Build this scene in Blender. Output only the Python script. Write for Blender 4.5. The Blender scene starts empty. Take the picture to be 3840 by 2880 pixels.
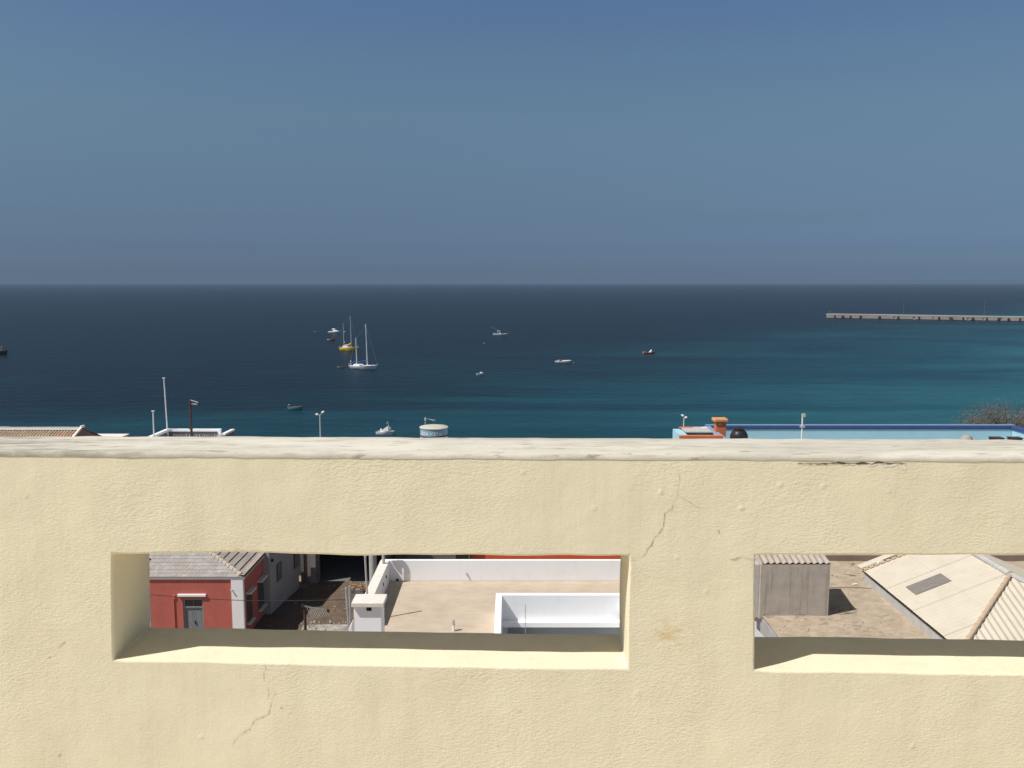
import bpy, bmesh, math, random
from mathutils import Vector, Matrix, noise
R = math.radians
random.seed(7)
SC = bpy.context.scene
COL = SC.collection
F, PITCH, ZC = 3200.0, R(6.86), 30.0          # focal length in photo pixels, camera pitch, height over the sea
CP, SP = math.cos(PITCH), math.sin(PITCH)
ZG = 10.3                                     # yard level behind the terrace

# ------------------------------------------------------------------ geometry of the view
def ray(px, py):
    a, b = (px - 1920) / F, (py - 1440) / F
    return Vector((a, CP - b * SP, -SP - b * CP))
CAMP = Vector((0, 0, ZC))
def at(px, py, Y):
    d = ray(px, py); return CAMP + d * (Y / d.y)
def atz(px, py, z):
    d = ray(px, py); return CAMP + d * ((z - ZC) / d.z)
def atplane(px, py, p0, n):
    d = ray(px, py); return CAMP + d * ((p0 - CAMP).dot(n) / d.dot(n))
def pix(px, Y, z):                            # x of a point seen in column px
    return (px - 1920) / F * (Y * CP + (ZC - z) * SP)

# ------------------------------------------------------------------ mesh builder
class MB:
    def __init__(s): s.v = []; s.f = []; s.m = []; s.k = 0
    def mat(s, k): s.k = k; return s
    def vert(s, p): s.v.append(tuple(p)); return len(s.v) - 1
    def face(s, ids): s.f.append(tuple(ids)); s.m.append(s.k)
    def poly(s, pts): s.face([s.vert(p) for p in pts])
    def box(s, x0, x1, y0, y1, z0, z1):
        return s.hexa([(x0,y0,z0),(x1,y0,z0),(x1,y1,z0),(x0,y1,z0)], [(x0,y0,z1),(x1,y0,z1),(x1,y1,z1),(x0,y1,z1)])
    def hexa(s, lo, hi):
        n = len(lo); a = [s.vert(p) for p in lo]; b = [s.vert(p) for p in hi]
        s.face(a[::-1]); s.face(b)
        for i in range(n):
            j = (i + 1) % n; s.face((a[i], a[j], b[j], b[i]))
        return s
    def bar(s, p0, p1, w, h):                 # beam of rectangular section
        p0, p1 = Vector(p0), Vector(p1); d = (p1 - p0).normalized()
        up = Vector((0,0,1)) if abs(d.z) < .95 else Vector((0,1,0))
        sx = d.cross(up).normalized() * (w / 2); sy = sx.cross(d).normalized() * (h / 2)
        s.hexa([p0-sx-sy, p0+sx-sy, p0+sx+sy, p0-sx+sy], [p1-sx-sy, p1+sx-sy, p1+sx+sy, p1-sx+sy]); return s
    def tube(s, pts, r, n=8, caps=True):      # r: number or list
        pts = [Vector(p) for p in pts]; rs = r if isinstance(r, (list, tuple)) else [r] * len(pts)
        rings = []
        for i, p in enumerate(pts):
            d = (pts[min(i+1, len(pts)-1)] - pts[max(i-1, 0)]).normalized()
            up = Vector((0,0,1)) if abs(d.z) < .9 else Vector((1,0,0))
            a = d.cross(up).normalized(); b = a.cross(d).normalized()
            rings.append([s.vert(p + (a*math.cos(t) + b*math.sin(t)) * rs[i]) for t in [2*math.pi*k/n for k in range(n)]])
        for i in range(len(rings)-1):
            for k in range(n):
                s.face((rings[i][k], rings[i][(k+1)%n], rings[i+1][(k+1)%n], rings[i+1][k]))
        if caps: s.face(rings[0]); s.face(rings[-1][::-1])
        return s
    def lathe(s, c, prof, n=24):              # prof: (radius, z) from bottom to top
        c = Vector(c); rings = []
        for r, z in prof:
            rings.append([s.vert(c + Vector((r*math.cos(2*math.pi*k/n), r*math.sin(2*math.pi*k/n), z))) for k in range(n)])
        for i in range(len(rings)-1):
            for k in range(n):
                s.face((rings[i][k], rings[i][(k+1)%n], rings[i+1][(k+1)%n], rings[i+1][k]))
        s.face(rings[0][::-1]); s.face(rings[-1]); return s
    def grid(s, fn, us, vs):
        ids = [[s.vert(fn(u, v)) for v in vs] for u in us]
        for i in range(len(us)-1):
            for j in range(len(vs)-1):
                s.face((ids[i][j], ids[i+1][j], ids[i+1][j+1], ids[i][j+1]))
        return s
    def ribbed(s, P0, U, V, width, lo, hi, pitch, amp, per=6, rows=1, u0=0.0, shape='sin', lift=0.0, step=0.0, tilt=0.0):
        U, V, P0 = Vector(U).normalized(), Vector(V).normalized(), Vector(P0)
        N = U.cross(V); N = N if N.z > 0 else -N
        n = max(2, int(width / pitch * per)); cols = []
        for i in range(n+1):
            u = u0 + width * i / n; c = math.cos(2*math.pi*u/pitch)
            h = amp * (c if shape == 'sin' else (abs(math.cos(math.pi*u/pitch))*2 - 1)) + lift
            a, b = lo(u), hi(u); col = []
            for j in range(rows+1):
                t = a + (b-a)*j/rows
                hh = h + (step * (j % 2) if step else 0) + tilt*(1 - j/rows)
                col.append(s.vert(P0 + U*u + V*t + N*hh))
            cols.append(col)
        for i in range(n):
            for j in range(rows):
                s.face((cols[i][j], cols[i+1][j], cols[i+1][j+1], cols[i][j+1]))
        return s
    def build(s, name, mats, parent=None, world=False, smooth=False, bevel=0.0, seg=2, fix=True):
        me = bpy.data.meshes.new(name)
        off = Vector((0,0,0))
        if world and parent is not None:
            p = parent
            while p is not None: off += p.location; p = p.parent
        me.from_pydata([(v[0]-off.x, v[1]-off.y, v[2]-off.z) for v in s.v], [], s.f)
        for m in (mats if isinstance(mats, (list, tuple)) else [mats]): me.materials.append(m)
        me.polygons.foreach_set('material_index', s.m)
        if fix:
            bm = bmesh.new(); bm.from_mesh(me); bmesh.ops.recalc_face_normals(bm, faces=bm.faces); bm.to_mesh(me); bm.free()
        if smooth:
            me.polygons.foreach_set('use_smooth', [True]*len(me.polygons))
            try: me.set_sharp_from_angle(angle=R(40))
            except Exception: pass
        me.update()
        o = bpy.data.objects.new(name, me); COL.objects.link(o)
        if parent is not None: o.parent = parent
        if bevel:
            b = o.modifiers.new('bevel', 'BEVEL'); b.width = bevel; b.segments = seg; b.limit_method = 'ANGLE'; b.angle_limit = R(35)
        return o

def tag(o, label, cat, group=None, kind=None):
    if label: o['label'] = label
    if cat: o['category'] = cat
    if group: o['group'] = group
    if kind: o['kind'] = kind
    return o
def thing(name, label, cat, loc=(0,0,0), rz=0.0, group=None):
    o = bpy.data.objects.new(name, None); COL.objects.link(o)
    o.location = loc; o.rotation_euler = (0,0,rz); o.empty_display_size = .3
    return tag(o, label, cat, group)
def struct(o): o['kind'] = 'structure'; return o

# ------------------------------------------------------------------ materials
def nodes(name):
    m = bpy.data.materials.new(name); m.use_nodes = True
    nt = m.node_tree; return m, nt, nt.nodes['Principled BSDF']
def N(nt, kind, **kw):
    n = nt.nodes.new(kind)
    for k, v in kw.items():
        if k.startswith('i_'): n.inputs[k[2:].replace('_', ' ')].default_value = v
        else: setattr(n, k, v)
    return n
def L(nt, a, b): nt.links.new(a, b)
def coords(nt, kind='Object', scale=(1,1,1), rot=(0,0,0)):
    t = N(nt, 'ShaderNodeTexCoord'); mp = N(nt, 'ShaderNodeMapping')
    mp.inputs['Scale'].default_value = scale; mp.inputs['Rotation'].default_value = rot
    L(nt, t.outputs[kind], mp.inputs['Vector']); return mp.outputs['Vector']
def noise_tex(nt, vec, scale, detail=4, rough=.55, dist=0.0):
    n = N(nt, 'ShaderNodeTexNoise'); n.inputs['Scale'].default_value = scale; n.inputs['Detail'].default_value = detail
    n.inputs['Roughness'].default_value = rough; n.inputs['Distortion'].default_value = dist
    L(nt, vec, n.inputs['Vector']); return n.outputs['Fac']
def ramp(nt, fac, stops, interp='LINEAR'):
    r = N(nt, 'ShaderNodeValToRGB'); cr = r.color_ramp; cr.interpolation = interp
    while len(cr.elements) < len(stops): cr.elements.new(.5)
    for e, (p, c) in zip(cr.elements, stops):
        e.position = p; e.color = (*c, 1) if len(c) == 3 else c
    L(nt, fac, r.inputs['Fac']); return r.outputs['Color']
def mix(nt, fac, a, b, mode='MIX'):
    n = N(nt, 'ShaderNodeMix', data_type='RGBA', blend_type=mode)
    for key, val in ((0, fac), (6, a), (7, b)):
        if hasattr(val, 'links'): L(nt, val, n.inputs[key])
        else: n.inputs[key].default_value = (*val, 1) if isinstance(val, tuple) else val
    return n.outputs[2]
def math_n(nt, op, a, b=0.0, c=0.0, clamp=False):
    n = N(nt, 'ShaderNodeMath', operation=op, use_clamp=clamp)
    for i, v in enumerate((a, b, c)):
        if hasattr(v, 'links'): L(nt, v, n.inputs[i])
        else: n.inputs[i].default_value = v
    return n.outputs[0]
def bump(nt, b, height, strength, dist, normal=None):
    n = N(nt, 'ShaderNodeBump'); n.inputs['Strength'].default_value = strength; n.inputs['Distance'].default_value = dist
    L(nt, height, n.inputs['Height'])
    if normal is not None: L(nt, normal, n.inputs['Normal'])
    if b is not None: L(nt, n.outputs['Normal'], b.inputs['Normal'])
    return n.outputs['Normal']
def paint(name, c, c2=None, scale=2.0, rough=.8, bs=.3, bd=.004, bscale=25, stain=None, stain_amt=.5, stain_scale=(1.2,1.2,.35), spec=.25, metal=0.0, dirt=None):
    """plastered / painted surface: two-tone noise, optional vertical streaks, bump"""
    m, nt, b = nodes(name)
    v = coords(nt)
    c2 = c2 or tuple(x*.85 for x in c)
    col = mix(nt, ramp(nt, noise_tex(nt, v, scale, 6, .6), [(.35,(0,0,0)),(.7,(1,1,1))]), c, c2)
    if stain:
        sv = coords(nt, scale=stain_scale)
        f = ramp(nt, noise_tex(nt, sv, 3.0, 7, .65), [(.52,(0,0,0)),(.75,(1,1,1))])
        col = mix(nt, math_n(nt, 'MULTIPLY', f, stain_amt), col, stain)
    L(nt, col, b.inputs['Base Color'])
    b.inputs['Roughness'].default_value = rough; b.inputs['Specular IOR Level'].default_value = spec; b.inputs['Metallic'].default_value = metal
    if bs: bump(nt, b, noise_tex(nt, v, bscale, 5, .6), bs, bd)
    return m

def cream_wall():
    m, nt, b = nodes('cream_plaster')
    v = coords(nt)
    big = noise_tex(nt, v, 1.6, 3, .5)
    col = mix(nt, ramp(nt, big, [(.3,(0,0,0)),(.72,(1,1,1))]), (.795,.728,.535), (.775,.712,.532))
    fine = noise_tex(nt, v, 9, 6, .65)
    col = mix(nt, ramp(nt, fine, [(.38,(0,0,0)),(.75,(1,1,1))]), col, (.75,.683,.505))
    strk = ramp(nt, noise_tex(nt, coords(nt, scale=(1,1,.06)), 14, 5, .65), [(.45,(1,1,1)),(.75,(.93,.925,.91))])
    col = mix(nt, 1.0, col, strk, 'MULTIPLY')
    # a few small ochre rust stains
    vs = N(nt, 'ShaderNodeTexVoronoi'); vs.inputs['Scale'].default_value = 1.15; L(nt, v, vs.inputs['Vector'])
    st = ramp(nt, vs.outputs['Distance'], [(.0,(1,1,1)),(.05,(0,0,0))])
    st = math_n(nt, 'MULTIPLY', st, ramp(nt, noise_tex(nt, v, 60, 4), [(.45,(0,0,0)),(.7,(1,1,1))]))
    col = mix(nt, math_n(nt, 'MULTIPLY', st, .55), col, (.60,.40,.17))
    for (px, py, rr, am) in ((2532, 2388, .075, .75), (2500, 2410, .05, .45)):
        dn = N(nt, 'ShaderNodeVectorMath', operation='DISTANCE'); L(nt, v, dn.inputs[0]); dn.inputs[1].default_value = at(px, py, 1.97)
        rs = math_n(nt, 'MULTIPLY', ramp(nt, dn.outputs['Value'], [(0.0,(1,1,1)),(rr,(0,0,0))]), ramp(nt, noise_tex(nt, coords(nt, scale=(.6,1,1.6)), 60, 4, .6), [(.42,(0,0,0)),(.66,(1,1,1))]))
        col = mix(nt, math_n(nt, 'MULTIPLY', rs, am), col, (.60,.43,.20))
    L(nt, col, b.inputs['Base Color'])
    b.inputs['Roughness'].default_value = .75; b.inputs['Specular IOR Level'].default_value = .2
    # relief: trowel swells, lumpy roughcast that comes and goes, brush strokes, grains, blisters
    patch = ramp(nt, noise_tex(nt, v, 2.3, 4, .6), [(.38,(.14,.14,.14)),(.64,(1.1,1.1,1.1))])
    n1 = bump(nt, None, noise_tex(nt, v, 7, 3, .5), .40, .010)
    lv = coords(nt, scale=(.72,1,1.55), rot=(0,R(-10),0))
    lump = math_n(nt, 'MULTIPLY', noise_tex(nt, lv, 125, 3, .55, .1), patch)
    n2 = bump(nt, None, lump, .65, .0027, n1)
    br = coords(nt, scale=(1,1,.07))
    n3 = bump(nt, None, math_n(nt, 'MULTIPLY', noise_tex(nt, br, 75, 3, .6), math_n(nt, 'SUBTRACT', 1.1, patch)), .3, .0012, n2)
    n4 = bump(nt, None, noise_tex(nt, v, 230, 2, .6), .45, .0012, n3)
    bl = N(nt, 'ShaderNodeTexVoronoi'); bl.inputs['Scale'].default_value = 9; L(nt, v, bl.inputs['Vector'])
    bump(nt, b, ramp(nt, bl.outputs['Distance'], [(.0,(1,1,1)),(.09,(0,0,0))]), .35, .004, n4)
    return m

def coping_mat():
    m, nt, b = nodes('weathered_coping')
    v = coords(nt); sv = coords(nt, scale=(.35,2.2,1))
    col = mix(nt, ramp(nt, noise_tex(nt, sv, 3.2, 6, .65), [(.36,(0,0,0)),(.60,(1,1,1))]), (.68,.64,.55), (.53,.495,.415))
    geo = N(nt, 'ShaderNodeTexCoord'); sx = N(nt, 'ShaderNodeSeparateXYZ'); L(nt, geo.outputs['Object'], sx.inputs[0])
    left = ramp(nt, math_n(nt, 'MULTIPLY_ADD', sx.outputs['X'], .5, 1.0), [(.30,(1,1,1)),(.62,(.35,.35,.35))])
    lich = ramp(nt, noise_tex(nt, coords(nt, scale=(.55,2.6,1), rot=(0,0,.12)), 8.5, 8, .72), [(.47,(0,0,0)),(.62,(1,1,1))])
    col = mix(nt, math_n(nt, 'MULTIPLY', math_n(nt, 'MULTIPLY', lich, left), .85), col, (.20,.195,.155))
    spk = ramp(nt, noise_tex(nt, coords(nt, scale=(.4,2.4,1)), 30, 4, .6), [(.60,(0,0,0)),(.68,(1,1,1))])
    col = mix(nt, math_n(nt, 'MULTIPLY', spk, .7), col, (.22,.18,.14))
    L(nt, col, b.inputs['Base Color'])
    b.inputs['Roughness'].default_value = .8; b.inputs['Specular IOR Level'].default_value = .2
    n1 = bump(nt, None, noise_tex(nt, coords(nt, scale=(.5,1.6,1)), 22, 6, .65), .3, .004)
    bump(nt, b, noise_tex(nt, v, 130, 3, .6), .4, .0016, n1)
    return m

M = {}
M['cream'] = cream_wall()
M['coping'] = coping_mat()
M['crack'] = paint('crack_brown', (.51,.41,.265), (.33,.245,.15), 40, .9, 0)  # brown colour of the plaster cracks themselves
M['chip'] = paint('chipped_white', (.80,.78,.72), (.70,.68,.62), 40, .9, 0)
M['chalk'] = paint('terrace_tile', (.72,.635,.50), (.66,.58,.45), 3, .7, .2)
M['red'] = paint('red_render', (.53,.15,.118), (.45,.128,.105), 1.2, .8, .3, .01, 12, stain=(.36,.08,.055), stain_amt=.35)
M['white'] = paint('white_limewash', (.90,.905,.92), (.875,.88,.895), 1.3, .8, .25, .006, 14, stain=(.62,.60,.57), stain_amt=.22)
M['whitecap'] = paint('white_cap', (.78,.74,.68), (.70,.65,.58), 3, .8, .3, .006, 20, stain=(.50,.46,.40), stain_amt=.4)
M['annex'] = paint('white_dusty_render', (.37,.36,.37), (.31,.30,.31), 1, .85, .3, .01, 10, stain=(.40,.38,.38), stain_amt=.4)
M['screed'] = paint('sand_screed', (.545,.455,.355), (.475,.385,.29), 1.6, .85, .25, .006, 30, stain=(.35,.265,.19), stain_amt=.55, stain_scale=(.7,2.4,1))
M['earth'] = paint('earth_roof', (.48,.39,.29), (.36,.285,.21), 3.2, .95, .7, .03, 9, stain=(.22,.18,.135), stain_amt=.85, stain_scale=(1.2,3.2,1))
M['dirt'] = paint('brown_dirt', (.155,.11,.078), (.095,.07,.052), 1.5, .95, .8, .05, 5, stain=(.27,.20,.14), stain_amt=.5, stain_scale=(1.5,1.5,1))
M['terrain'] = paint('dry_ground', (.30,.22,.15), (.22,.16,.11), .3, .95, .5, .1, 2)
M['concrete'] = paint('raw_concrete', (.49,.44,.385), (.39,.345,.30), 3, .9, .5, .01, 16, stain=(.23,.185,.155), stain_amt=.8, stain_scale=(3.2,3.2,.18))
M['concrete_pale'] = paint('pale_concrete', (.50,.49,.47), (.42,.41,.39), 3, .9, .4, .008, 20, stain=(.33,.31,.28), stain_amt=.5)
M['pier'] = paint('pier_concrete', (.36,.325,.29), (.28,.25,.225), .1, .9, 0, stain=(.26,.22,.21), stain_amt=.7, stain_scale=(.06,.06,.3))
M['fiber'] = paint('fibre_cement', (.60,.54,.44), (.55,.49,.395), 1.3, .85, .2, .004, 22, stain=(.43,.36,.285), stain_amt=.3, stain_scale=(1,1,1))
M['fiber_old'] = paint('old_fibre_cement', (.46,.39,.33), (.36,.30,.255), 4, .9, .3, .004, 22)
M['skylight'] = paint('grey_skylight_sheet', (.24,.215,.19), (.19,.17,.15), 9, .6, .2, .003, 40)
M['ridge'] = paint('terracotta_ridge', (.55,.42,.30), (.46,.345,.24), 5, .85, .4, .008, 20)
M['black'] = paint('black_plastic', (.022,.022,.024), (.03,.03,.03), 3, .4, .1)
M['dark'] = paint('dark_interior', (.022,.02,.02), (.03,.027,.025), 1, .95, 0)
M['darkwood'] = paint('dark_wood', (.085,.055,.042), (.06,.04,.03), 6, .8, .3)
M['greydoor'] = paint('grey_door_paint', (.235,.265,.28), (.21,.235,.25), 4, .6, .1)
M['shutter'] = paint('dark_shutter', (.085,.092,.088), (.07,.075,.07), 5, .6, .1)
M['glass'] = paint('dark_glass', (.02,.025,.03), (.03,.03,.03), 2, .15, 0, spec=.6)
M['metal'] = paint('galvanised_metal', (.50,.50,.50), (.40,.40,.40), 8, .45, .1, metal=.4)
M['pvc'] = paint('grey_plastic_pipe', (.46,.44,.41), (.40,.38,.355), 6, .6, .1)
M['wmetal'] = paint('white_metal', (.80,.80,.80), (.74,.74,.74), 5, .45, 0)
M['cable'] = paint('black_cable', (.02,.02,.02), (.025,.025,.025), 5, .6, 0)
M['skyblue'] = paint('light_blue_wall', (.36,.60,.70), (.33,.56,.66), 1, .75, .2, .006, 14, stain=(.45,.62,.68), stain_amt=.3)
M['navy'] = paint('dark_blue_coping', (.032,.075,.205), (.042,.09,.23), 2, .55, .1)
M['navytop'] = paint('worn_blue_coping_top', (.27,.34,.47), (.20,.28,.43), 2, .75, .1)
M['orange'] = paint('orange_render', (.60,.185,.075), (.54,.165,.07), 1.5, .8, .2, .006, 14, stain=(.45,.13,.06), stain_amt=.3)
M['orangetop'] = paint('pale_orange_cap', (.66,.31,.14), (.60,.27,.12), 3, .8, .2)
M['signal'] = paint('vermilion_render', (.66,.115,.05), (.60,.10,.045), 1.5, .75, .2, .006, 14)
M['greywall'] = paint('grey_render', (.17,.165,.165), (.14,.135,.135), 1, .85, .2)
M['brownwall'] = paint('brown_low_wall', (.27,.20,.165), (.21,.155,.13), 2, .9, .4)
M['rubble'] = paint('pale_rubble', (.44,.41,.37), (.27,.245,.21), 5, .95, .6)
M['blockgrey'] = paint('concrete_block', (.26,.25,.25), (.21,.20,.20), 4, .9, .4)
M['timber'] = paint('broken_timber', (.40,.25,.15), (.29,.18,.105), 6, .9, .3)
M['stickdark'] = paint('dry_dark_twigs', (.11,.085,.063), (.075,.058,.044), 6, .9, 0)
# boats
M['bwhite'] = paint('white_gelcoat', (.90,.91,.91), (.88,.89,.89), 2, .35, 0, spec=.4)
M['byellow'] = paint('yellow_hull_paint', (.90,.63,.035), (.86,.60,.035), 2, .4, 0, spec=.35)
M['bcover'] = paint('yellow_sail_cover', (.80,.50,.09), (.70,.43,.08), 3, .8, 0)
M['blue_cv'] = paint('blue_sail_cover', (.02,.075,.25), (.018,.065,.22), 3, .8, 0)
M['bred'] = paint('red_boat_paint', (.62,.07,.075), (.55,.06,.065), 2, .5, 0)
M['bteal'] = paint('teal_boat_paint', (.07,.33,.34), (.05,.20,.21), 2, .5, 0)
M['bredin'] = paint('red_boat_inside', (.36,.10,.06), (.30,.085,.055), 3, .7, 0)
M['bdark'] = paint('dark_boat_hull', (.045,.038,.034), (.06,.05,.045), 2, .6, 0)
M['blime'] = paint('pale_lime_boat', (.42,.44,.18), (.36,.38,.16), 2, .6, 0)
M['bgrey'] = paint('pale_grey_boat', (.52,.54,.54), (.45,.47,.47), 2, .6, 0)
M['mast'] = paint('alloy_mast', (.88,.89,.90), (.84,.85,.86), 3, .4, 0)
M['mastdull'] = paint('dull_mast', (.58,.58,.57), (.52,.52,.51), 3, .5, 0)
M['cabinwin'] = paint('boat_window', (.03,.035,.045), (.04,.045,.05), 3, .2, 0)
M['maroon'] = paint('maroon_canvas', (.14,.045,.05), (.11,.04,.045), 3, .8, 0)
M['tanlid'] = paint('cement_lid', (.55,.52,.45), (.46,.43,.36), 3, .9, .3)
M['tankblue'] = paint('faded_blue_paint', (.24,.41,.52), (.17,.31,.42), 2, .7, .2, stain=(.14,.23,.33), stain_amt=.55, stain_scale=(1.5,1.5,.4))
M['tankwhite'] = paint('dirty_white_paint', (.58,.57,.60), (.45,.44,.47), 3, .8, .2)
M['pierpost'] = paint('weathered_pier_post', (.17,.165,.165), (.14,.14,.14), 3, .8, 0)
M['letter'] = paint('white_lettering', (.82,.86,.88), (.76,.80,.82), 3, .7, 0)
M['leafbrown'] = paint('dry_foliage', (.185,.15,.125), (.155,.13,.105), .8, .8, 0)
M['twig'] = paint('brown_twigs', (.17,.125,.10), (.13,.095,.08), 2, .9, 0)

def tile_mat(name, a, b_, c, lich, lich_amt, scale=(5,3,1)):
    m, nt, b = nodes(name)
    v = coords(nt, scale=scale)
    vo = N(nt, 'ShaderNodeTexVoronoi'); vo.inputs['Scale'].default_value = 1.0; L(nt, v, vo.inputs['Vector'])
    sep = N(nt, 'ShaderNodeSeparateColor'); L(nt, vo.outputs['Color'], sep.inputs[0])
    col = ramp(nt, sep.outputs[0], [(.0,a),(.5,b_),(1.0,c)])
    f = ramp(nt, noise_tex(nt, coords(nt), 1.1, 6, .65), [(.5-.25*lich_amt,(0,0,0)),(.62,(1,1,1))])
    col = mix(nt, math_n(nt, 'MULTIPLY', f, min(1, .35+.65*lich_amt)), col, lich)
    L(nt, col, b.inputs['Base Color']); b.inputs['Roughness'].default_value = .9; b.inputs['Specular IOR Level'].default_value = .15
    bump(nt, b, noise_tex(nt, coords(nt), 12, 5, .6), .5, .015)
    return m
M['tile_grey'] = tile_mat('limewashed_tiles', (.43,.41,.39), (.36,.34,.325), (.38,.30,.265), (.27,.265,.24), .35)
M['tile_side'] = tile_mat('grey_side_tiles', (.30,.275,.26), (.25,.225,.215), (.29,.20,.17), (.33,.31,.29), .6)
M['tile_red'] = tile_mat('mottled_clay_tiles', (.44,.235,.155), (.47,.37,.24), (.33,.235,.19), (.38,.34,.25), .3, (4.5,2.2,1))

# ------------------------------------------------------------------ camera, light, sky
cam = bpy.data.cameras.new('camera'); cam.lens = 30.0; cam.sensor_width = 36.0; cam.clip_start = .05; cam.clip_end = 60000
co = bpy.data.objects.new('camera', cam); COL.objects.link(co)
co.location = CAMP; co.rotation_euler = (math.pi/2 - PITCH, 0, 0)
SC.camera = co

SUNV = Vector((.63, .302, -1.0)).normalized()         # the way the light travels
EL = math.asin(-SUNV.z); AZ = math.atan2(-SUNV.x, -SUNV.y)
sl = bpy.data.lights.new('sun', 'SUN'); sl.energy = 4.5; sl.angle = R(.53); sl.color = (1.0, .97, .92)
so = bpy.data.objects.new('sun', sl); COL.objects.link(so); so.location = (-20, -10, 60)
so.rotation_euler = SUNV.to_track_quat('-Z', 'Y').to_euler()

W = bpy.data.worlds.new('World'); SC.world = W; W.use_nodes = True
nt = W.node_tree; bg = nt.nodes['Background']
sky = N(nt, 'ShaderNodeTexSky'); sky.sky_type = 'NISHITA'; sky.sun_disc = False
sky.sun_elevation = EL; sky.sun_rotation = AZ; sky.altitude = 0; sky.air_density = 1.0; sky.dust_density = 1.0; sky.ozone_density = 2.0
tc = N(nt, 'ShaderNodeTexCoord'); sx = N(nt, 'ShaderNodeSeparateXYZ'); L(nt, tc.outputs['Generated'], sx.inputs[0])
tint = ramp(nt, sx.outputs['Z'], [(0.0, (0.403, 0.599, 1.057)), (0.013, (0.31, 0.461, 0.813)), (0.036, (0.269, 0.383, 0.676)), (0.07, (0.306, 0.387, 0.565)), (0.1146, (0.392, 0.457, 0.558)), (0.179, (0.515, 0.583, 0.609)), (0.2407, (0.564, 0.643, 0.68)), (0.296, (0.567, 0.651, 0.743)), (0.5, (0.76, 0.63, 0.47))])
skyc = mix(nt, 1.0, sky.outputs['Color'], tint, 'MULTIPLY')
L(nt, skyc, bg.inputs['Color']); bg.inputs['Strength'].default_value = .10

SC.view_settings.view_transform = 'Standard'; SC.view_settings.look = 'None'
SC.view_settings.exposure = 0.06; SC.view_settings.gamma = 1.0
SC.render.engine = 'CYCLES'
cy = SC.cycles
cy.max_bounces = 8; cy.diffuse_bounces = 5; cy.volume_bounces = 0; cy.volume_max_steps = 64
cy.use_denoising = True
try: cy.denoiser = 'OPENIMAGEDENOISE'
except Exception: pass
cy.sample_clamp_indirect = 8

# ------------------------------------------------------------------ the setting: sea, ground, air
def sea_mat():
    m, nt, b = nodes('sea_water')
    g = N(nt, 'ShaderNodeNewGeometry'); sx = N(nt, 'ShaderNodeSeparateXYZ'); L(nt, g.outputs['Position'], sx.inputs[0])
    mp = N(nt, 'ShaderNodeMapping'); mp.inputs['Scale'].default_value = (.35, 1, 1); L(nt, g.outputs['Position'], mp.inputs['Vector'])
    drift = noise_tex(nt, mp.outputs['Vector'], .012, 5, .6, 1.0)
    v = math_n(nt, 'ADD', math_n(nt, 'MULTIPLY', sx.outputs['X'], .0033), math_n(nt, 'MULTIPLY_ADD', sx.outputs['Y'], -.0026, 1.09))
    v = math_n(nt, 'ADD', v, math_n(nt, 'MULTIPLY_ADD', drift, 1.6, -.80))
    col = ramp(nt, v, [(.0,(.0026,.0105,.0195)),(.35,(.0032,.0190,.0300)),(.7,(.0055,.048,.068)),(1.0,(.0165,.094,.116))])
    rip = ramp(nt, noise_tex(nt, mp.outputs['Vector'], .16, 6, .7), [(.3,(.78,.80,.80)),(.7,(1.22,1.2,1.2))])
    col = mix(nt, 1.0, col, rip, 'MULTIPLY')
    L(nt, col, b.inputs['Base Color']); b.inputs['Roughness'].default_value = .34; b.inputs['IOR'].default_value = 1.33
    b.inputs['Specular IOR Level'].default_value = .12
    n1 = bump(nt, None, noise_tex(nt, mp.outputs['Vector'], .22, 5, .65), 1.0, .9)
    bump(nt, b, noise_tex(nt, mp.outputs['Vector'], 1.1, 4, .6), .8, .22, n1)
    return m
M['sea'] = sea_mat()
mb = MB(); mb.poly([(-9000,118,0),(9000,118,0),(9000,9500,0),(-9000,9500,0)])
struct(mb.build('sea', M['sea']))

def ground_z(y):
    if y < 6: return 14.0
    if y < 36: return 14.0 - (y-6)/30*3.7
    if y < 62: return ZG
    if y < 150: return ZG - (y-62)/88*10.6
    return max(-4.0, -.3 - (y-150)*.09)
ys = [-60,-20,0,6,14,22,30,36,45,54,62,75,90,105,120,135,150,165,185,200]
xs = [-400,-200,-100,-60,-40,-30,-20,-10,0,10,20,30,40,60,100,200,400]
mb = MB(); mb.grid(lambda x, y: (x, y, ground_z(y) + (.25*noise.noise((x*.05, y*.05, 3)) if y > 64 or abs(x) > 40 else 0) - .02), xs, ys)
struct(mb.build('ground', M['terrain'], smooth=True))

# ------------------------------------------------------------------ the cream parapet in front of the camera
PSI = R(1.8); WT = Vector((math.cos(PSI), -math.sin(PSI), 0)); WN = Vector((math.sin(PSI), math.cos(PSI), 0)); WO = Vector((0, 2.0, 0))
def uw(px, py):                                # where a line of sight meets the front face of the parapet
    p = atplane(px, py, WO, WN); return (p - WO).dot(WT), p.z
def line2(a, b):
    (u0, z0), (u1, z1) = uw(*a), uw(*b)
    return lambda u: z0 + (z1 - z0) * (u - u0) / (u1 - u0)
ZT0 = line2((0, 1700), (3840, 1718)); ZH0 = line2((425, 2074), (2356, 2086)); ZH1 = line2((2834, 2082), (3840, 2083))
ZS0 = line2((425, 2474), (2356, 2508)); ZS1 = line2((2828, 2509), (3840, 2529))
UL, UR, UL2 = uw(425, 2300)[0], uw(2355, 2300)[0], uw(2829, 2300)[0]
UR2 = UL2 + (UR - UL)
UEND = (-4.2, 4.6); DEPTH = .205; TERR = ZC - 1.62
def wob(u, k, a=.0035): return a * noise.noise((u*3.1, k*7.3, 1.7)) + a*.5*noise.noise((u*9.7, k*3.1, 4.2))
def zlines(u):
    pil = .5 * (UR + UL2)
    zh, zs = (ZH0(u), ZS0(u)) if u < pil else (ZH1(u), ZS1(u))
    return TERR, zs + wob(u, 1, .0035), zh + wob(u, 2, .005), ZT0(u) + .0015 + wob(u, 3, .001)
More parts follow.
